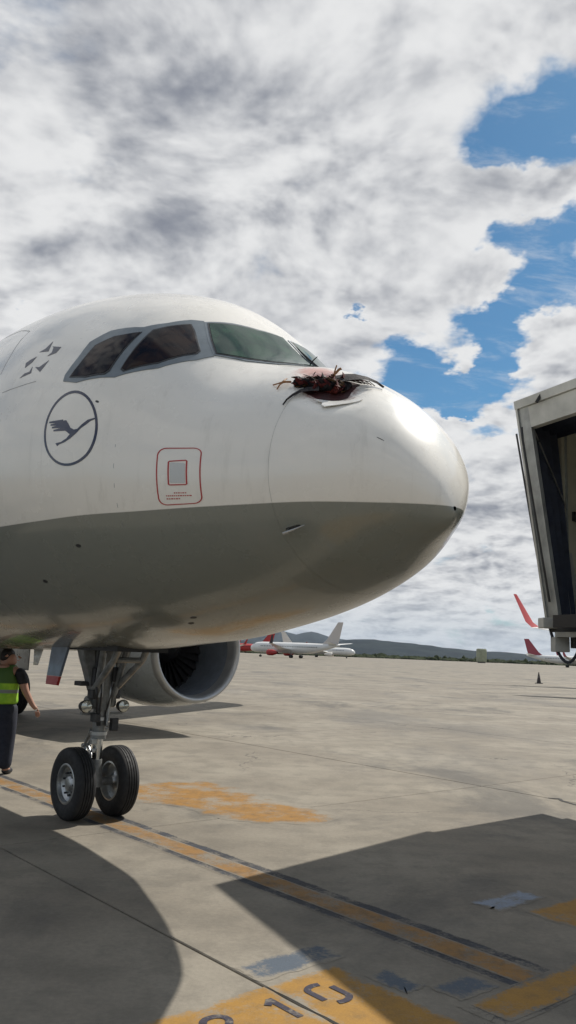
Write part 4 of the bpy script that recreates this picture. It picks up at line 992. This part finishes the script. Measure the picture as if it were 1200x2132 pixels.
# control box and hoses slung under the mouth
b = MB(); b.box(jp(.50, .30, BB - .30), (.17, .17, .17), None, .012); b.build('control_box', M['jb_frame'], jb)
b = MB(); b.box(jp(.40, .22, BB - .06), (.24, .20, .12), None, .012); b.build('lamp_box', M['jb_grey'], jb)
b = MB(); b.box(jp(.72, .36, BB - .27), (.10, .12, .14), None, .01); b.build('junction_box', M['black'], jb)
def hose(p0, p1, sag, name='hose', r=.018):
    pts = []
    for k in range(15): t = k / 14; p = p0.lerp(p1, t); p.z -= sag * 4 * t * (1 - t) ; pts.append(p)
    b = MB(); b.tube(pts, r, 8); b.build(name, M['jb_dark'], jb, True)
hose(jp(.36, .24, BB - .08), jp(.86, .36, BB - .12), .40); hose(jp(.78, .35, BB - .12), jp(1.7, .40, BB - .12), .30)
# tunnel running back to the terminal with ribbed walls, and its drive column
tun = empty_part('tunnel', jb); TD = Vector((.93, .37, 0)).normalized(); TN = Vector((-TD.y, TD.x, 0)); c0 = jp(2.4, 3.0, 0)
def tb(name, a0, a1, n0_, n1_, z0, z1, mat):
    p = lambda a, n, z: c0 + TD * a + TN * n + Vector((0, 0, z))
    return hexa(name, [p(a0, n0_, z0), p(a1, n0_, z0), p(a1, n1_, z0), p(a0, n1_, z0), p(a0, n0_, z1), p(a1, n0_, z1), p(a1, n1_, z1), p(a0, n1_, z1)], mat, tun)
tb('tunnel_roof', 0, 22, -1.3, 1.3, 4.95, 5.06, M['jb_grey']); tb('tunnel_floor', 0, 22, -1.3, 1.3, 2.3, 2.42, M['jb_grey'])
tb('tunnel_wall', 0, 22, -1.3, -1.22, 2.42, 4.95, M['jb_grey']); tb('tunnel_wall', 0, 22, 1.22, 1.3, 2.42, 4.95, M['jb_grey'])
for k in range(28): tb('rib', .4 + k * .78, .46 + k * .78, 1.3, 1.35, 2.3, 5.0, M['jb_frame'])
for s in (-1, 1):
    b = MB(); b.tube([c0 + TD * 9 + TN * s * 1.1 + Vector((0, 0, .5)), c0 + TD * 9 + TN * s * 1.1 + Vector((0, 0, 2.3))], .13, 14); b.build('drive_column', M['jb_frame'], jb, True)
    wq = empty_part('drive_wheel', jb); wq.location = c0 + TD * 9 + TN * s * 1.1 + Vector((0, 0, .5)); wq.rotation_euler = (0, 0, atan2(TD.y, TD.x)); wheel(wq, (0, 0, 0), .5, .3, s, .25)
b = MB(); b.tube([c0 + TD * 9 - TN * 1.1 + Vector((0, 0, .6)), c0 + TD * 9 + TN * 1.1 + Vector((0, 0, .6))], .1, 12); b.build('cross_beam', M['jb_frame'], jb, True)
b = MB(); b.tube([c0 + TD * 21 + Vector((0, 0, 0)), c0 + TD * 21 + Vector((0, 0, 2.3))], .45, 20); b.build('rotunda_column', M['jb_grey'], jb, True)

# ------------------------------------------------------------------ ground crew
pe = thing('person', 'person in yellow-green safety vest and dark trousers standing beneath the airliner at the left edge', 'person', (-4.04, 12.15, 0), R(-8)); pe.scale = (1.2, 1.12, .972)
SKN = simple('skin', (0.36, 0.19, 0.13), .5); TRO = simple('dark_trousers', (0.012, 0.015, 0.028), .8, nscale=8); SHI = simple('black_shirt', (0.012, 0.012, 0.015), .8, nscale=8)
HAI = simple('dark_hair', (0.012, 0.009, 0.008), .6, nscale=30)
def mk_vest():
    m, T, b = newmat('hi_vis_vest'); O = T.n('ShaderNodeTexCoord').outputs['Object']; x, y, z = T.sep(O)
    n = T.noise(O, 9, 4, .6); c = T.mix(T.ss(n, .3, .7), (0.20, 0.42, 0.015, 1), (0.33, 0.56, 0.03, 1))
    band = T.m('MULTIPLY', T.ss(z, 1.165, 1.17, kind='LINEAR'), T.ss(z, 1.215, 1.22, 1, 0, 'LINEAR'))
    c = T.mix(band, c, (0.20, 0.21, 0.20, 1)); up = T.ss(z, 1.30, 1.32); c = T.mix(up, c, (0.055, 0.12, 0.02, 1))  # shade on the upper vest painted in as a darker green
    T.put(b.inputs['Base Color'], c); b.inputs['Roughness'].default_value = .7; return m
VES = mk_vest()
# one continuous body (legs, trunk, arms, neck, head)
bv = [(0, 0, .98), (0, .01, 1.15), (0, .02, 1.36), (0, .03, 1.50), (.01, .02, 1.575), (.03, .05, 1.66), (.04, .07, 1.755),
      (.20, .02, 1.47), (.285, .02, 1.20), (.38, .05, 1.00), (.425, .07, .94),
      (-.20, .02, 1.47), (-.27, -.02, 1.20), (-.28, .05, .97), (-.28, .07, .90),
      (.10, .0, .90), (.115, .01, .52), (.125, -.03, .10), (.13, .08, .035), (.13, .15, .03),
      (-.10, .0, .90), (-.125, .06, .52), (-.15, .04, .10), (-.155, .15, .035), (-.155, .22, .03)]
be = [(0, 1), (1, 2), (2, 3), (3, 4), (4, 5), (5, 6), (3, 7), (7, 8), (8, 9), (9, 10), (3, 11), (11, 12), (12, 13), (13, 14), (0, 15), (15, 16), (16, 17), (17, 18), (18, 19), (0, 20), (20, 21), (21, 22), (22, 23), (23, 24)]
br = [(.155, .12), (.145, .11), (.165, .12), (.13, .10), .06, (.085, .10), (.075, .09), .068, .048, .033, .03, .068, .048, .033, .03,
      .095, .062, .045, .045, .03, .095, .062, .045, .045, .03]
body = skinned('body', bv, be, br, SKN, pe, 2)
for s_, wr in ((1, Vector((.425, .07, .94))), (-1, Vector((-.28, .07, .90)))):
    for k, (dx_, dy_, ln) in enumerate([(-.03, .015, .075), (-.01, .025, .09), (.01, .025, .085), (.028, .018, .07)]):
        o_ = wr + Vector((dx_ * .7, dy_, -.03)); skinned('finger', [o_, o_ + Vector((s_ * .01, .01, -ln * .55)), o_ + Vector((s_ * .0, .03, -ln))], [(0, 1), (1, 2)], [.011, .010, .008], SKN, body, 1)
    o_ = wr + Vector((0, .03, .0)); skinned('thumb', [o_, o_ + Vector((-s_ * .01, .04, -.03)), o_ + Vector((0, .055, -.06))], [(0, 1), (1, 2)], [.013, .012, .009], SKN, body, 1)
# nose, ears, hair on the head, which looks to the right
hc = Vector((.035, .06, 1.71))
b = MB(); b.tube([hc + Vector((.085, .03, -.0)), hc + Vector((.115, .045, -.03))], [.012, .016], 6); b.build('nose', SKN, body, True)
for s_ in (-1, 1):
    b = MB(); b.tube([hc + Vector((-.0, s_ * .085 + .0, -.01)), hc + Vector((-.015, s_ * .10, .01))], [.018, .024], 8); b.build('ear', SKN, body, True)
    b = MB(); b.tube([hc + Vector((.083, .03 + s_ * .032, .02)), hc + Vector((.088, .032 + s_ * .032, .02))], .010, 6); b.build('eye', M['black'], body, True)
b = MB(); b.tube([hc + Vector((.092, .01, -.062)), hc + Vector((.092, .055, -.062))], .006, 6); b.build('mouth', M['red'], body, True)
skinned('hair', [hc + Vector((-.04, -.04, -.10)), hc + Vector((-.035, -.02, -.02)), hc + Vector((-.025, -.01, .055)), hc + Vector((.035, .0, .085))], [(0, 1), (1, 2), (2, 3)], [(.066, .07), (.092, .10), (.092, .10), (.065, .075)], HAI, pe, 2)
# clothes follow the body, a little larger
skinned('vest', [(0, 0, .97), (0, .005, 1.08), (0, .01, 1.18), (0, .02, 1.36), (0, .03, 1.49), (.13, .02, 1.50), (-.13, .02, 1.50)], [(0, 1), (1, 2), (2, 3), (3, 4), (4, 5), (4, 6)], [(.225, .175), (.215, .165), (.20, .155), (.21, .155), (.15, .12), .09, .09], VES, pe, 2)
skinned('shirt_sleeve', [(.13, .02, 1.50), (.205, .02, 1.46), (.262, .02, 1.28)], [(0, 1), (1, 2)], [.085, .083, .066], SHI, pe, 2)
skinned('shirt_sleeve', [(-.13, .02, 1.50), (-.205, .02, 1.46), (-.25, -.01, 1.28)], [(0, 1), (1, 2)], [.085, .083, .066], SHI, pe, 2)
skinned('collar', [(0, .03, 1.53), (.008, .022, 1.58)], [(0, 1)], [.075, .068], SHI, pe, 1)
skinned('trousers', [(0, 0, 1.08), (0, 0, .95), (.10, .0, .86), (.115, .01, .52), (.125, -.03, .065), (-.10, .0, .86), (-.125, .06, .52), (-.15, .04, .065)], [(0, 1), (1, 2), (2, 3), (3, 4), (1, 5), (5, 6), (6, 7)], [(.185, .145), (.19, .155), .13, .098, .085, .13, .098, .085], TRO, pe, 2)
for a in ((.125, -.03), (-.15, .04)): skinned('shoe', [(a[0], a[1], .06), (a[0], a[1] + .08, .045), (a[0], a[1] + .19, .04)], [(0, 1), (1, 2)], [.055, .052, .042], M['black'], pe, 2)

# ------------------------------------------------------------------ traffic cone, tower, other aircraft
cn = thing('traffic_cone', 'small dark traffic cone standing alone on the far apron at the right', 'traffic cone', (22.9, 74.0, 0))
b = MB(); b.box((0, 0, .03), (.55, .55, .06), None, .015); b.build('base', M['black'], cn)
b = MB(); b.lathe([(.06, .20), (.10, .19), (.98, .035), (1.0, .02), (1.0, .001)], (0, 0, 0), (0, 0, 1), 20); b.build('cone_body', simple('cone_dark', (.03, .022, .02), .6), cn, True)
b = MB(); b.lathe([(.50, .128), (.68, .097)], (0, 0, 0), (0, 0, 1), 20); b.build('cone_band', simple('cone_band', (.10, .09, .085), .5), cn, True)
tw = thing('pale_hut', 'tall pale olive windowless hut standing at the far edge of the apron', 'hut', (125, 520, -.4), R(12))
HP = simple('hut_paint', (.30, .32, .22), .7, nscale=.6)
b = MB(); b.box((0, 0, 5.0), (5.0, 5.0, 8.0), None, .5); b.build('hut_wall', HP, tw, True, 60)
b = MB(); b.box((0, 0, .5), (3.6, 3.6, 1.0)); b.build('plinth', M['dark'], tw); b = MB(); b.box((0, 0, 9.1), (4.2, 4.2, .3), None, .1); b.build('hut_roof', HP, tw)

def airliner(loc, heading, label, tailm, wingletm, engm, bodym, sc=1.0, eng=True, group='parked airliners far across the apron'):
    a = thing('parked_airliner', label, 'airplane', loc, heading, group)
    b = MB(); pr_ = [(0, .02, 2.9), (.15, .5, 2.95), (.6, 1.0, 3.05), (1.5, 1.45, 3.2), (3, 1.75, 3.35), (5, 1.88, 3.4), (24, 1.88, 3.4), (29, 1.5, 3.7), (34, .8, 4.3), (38, .2, 4.8)]
    vs = []; fs = []; n = 20
    for (x, r, z) in pr_:
        for k in range(n): vs.append((20 - x, cos(2 * pi * k / n) * r, z + sin(2 * pi * k / n) * r))
    for i in range(len(pr_) - 1):
        for k in range(n): fs.append((i * n + k, i * n + (k + 1) % n, (i + 1) * n + (k + 1) % n, (i + 1) * n + k))
    b.add(vs, fs); b.build('fuselage', bodym, a, True)
    b = MB(); b.box((17.9, 0, 4.3), (.9, 2.0, .5), Matrix.Rotation(R(28), 3, 'Y')); b.build('windshield', M['black'], a)
    for s in (1, -1):
        vs, fs = wing_mesh([((7, s * 1.4, 2.7), 6.8, .13, (0, 0, 1)), ((4.2, s * 6, 3.15), 3.9, .12, (0, 0, 1)), ((-1.2, s * 17, 4.65), 1.6, .1, (0, 0, 1))], 8); _sm(mesh_obj('wing', vs, fs, M['white'], a, smooth=True, recalc=True))
        vs, fs = wing_mesh([((-1.2, s * 17.0, 4.66), 1.6, .09, (0, -s, .2)), ((-1.9, s * 17.35, 5.1), 1.25, .09, (0, -s, .1)), ((-3.1, s * 18.15, 7.35), .55, .09, (0, -s, .3))], 8); _sm(mesh_obj('winglet', vs, fs, wingletm, a, smooth=True, recalc=True))
        b = MB(); b.lathe([(0, .85), (-.1, .95), (-.6, 1.05), (-2.0, 1.05), (-3.4, .7), (-4.2, .4)], (8.6, s * 4.9, 1.65), (1, 0, 0), 20); en = b.build('engine', engm, a, True)
        b = MB(); b.lathe([(-.35, .84), (-.36, .02)], (8.6, s * 4.9, 1.65), (1, 0, 0), 20); b.build('engine_intake', M['black'], en)
        vs, fs = wing_mesh([((-13.5, s * .4, 4.9), 3.4, .1, (0, 0, 1)), ((-17.2, s * 7, 5.6), 1.3, .1, (0, 0, 1))], 6); _sm(mesh_obj('tailplane', vs, fs, M['white'], a, smooth=True, recalc=True))
        for t in (-.4, .4):
            b = MB(); b.lathe([(-.2, .1), (-.2, .5), (-.12, .56), (.12, .56), (.2, .5), (.2, .1)], (0, s * 2.9 + t, .56), (0, 1, 0), 16); b.build('wheel', M['rubber'], a, True)
        b = MB(); b.tube([(0, s * 2.9, .56), (0, s * 2.9, 2.4)], .14, 8); b.build('gear_leg', M['gear'], a)
        b = MB(); b.lathe([(-.12, .05), (-.12, .36), (.12, .36), (.12, .05)], (15.6, s * .22, .36), (0, 1, 0), 14); b.build('wheel', M['rubber'], a, True)
        b = MB()
        for k in range(34): x = 14 - k * .72; b.box((x, s * 1.845, 3.85), (.26, .06, .36))
        kind(b.build('cabin_windows', M['black'], a), 'stuff')
    b = MB(); b.tube([(15.6, 0, .36), (15.5, 0, 2.0)], .09, 8); b.build('gear_leg', M['gear'], a)
    vs, fs = wing_mesh([((-10.5, 0, 4.9), 6.5, .09, (0, 1, 0)), ((-12.6, 0, 6.6), 5.0, .09, (0, 1, 0)), ((-16.9, 0, 12.4), 2.1, .09, (0, 1, 0))], 8); _sm(mesh_obj('tail_fin', vs, fs, tailm, a, smooth=True, recalc=True))
    return a
def far(px, dist): return ((px - 600) / 1700 * dist, dist, 0)
beige = simple('far_beige_paint', (.55, .50, .46), .4); redf = simple('far_red_paint', (.36, .018, .018), .45); pinkf = simple('far_pink_paint', (.30, .05, .07), .5); cream = simple('far_cream_paint', (.70, .66, .60), .4)
darkf = simple('far_dark_paint', (.03, .035, .05), .4)
airliner(far(628, 285), R(143), 'white airliner with a pale beige tail seen under the nose, right of the engine', beige, darkf, redf, M['white'])
airliner(far(505, 400), R(188), 'airliner with a red tail and red body, mostly hidden behind the engine', redf, redf, redf, redf)
airliner(far(670, 430), R(-8), 'white airliner farther back, its nose showing right of the beige tail', cream, redf, cream, M['white'])
airliner(far(1185, 380), R(-14), 'white airliner with a dull pink tail fin, low beyond the jet bridge', pinkf, pinkf, cream, M['white'])
airliner((19.3 + 18.2 * .707 + 3 * .707, 68.0 - 18.2 * .707 + 3 * .707, 0), R(45), 'airliner whose bright red winglet shows left of the jet bridge', redf, redf, cream, M['white'])

# ------------------------------------------------------------------ air
hz, T, b_ = newmat('haze_air'); T.t.nodes.remove(b_)
pv = T.n('ShaderNodeVolumePrincipled'); pv.inputs['Color'].default_value = (.70, .82, .98, 1); pv.inputs['Density'].default_value = HAZE if (HAZE := 0.000018) else 0
pv.inputs['Anisotropy'].default_value = 0.2
T.t.links.new(pv.outputs[0], [n for n in T.t.nodes if n.type == 'OUTPUT_MATERIAL'][0].inputs['Volume'])
b = MB(); b.add([(x, y, z) for x in (-17000, 17000) for y in (-17000, 17000) for z in (-4, 420)], [(0, 1, 3, 2), (4, 6, 7, 5), (0, 4, 5, 1), (2, 3, 7, 6), (0, 2, 6, 4), (1, 5, 7, 3)])
ho = b.build('haze', hz); kind(ho, 'stuff')
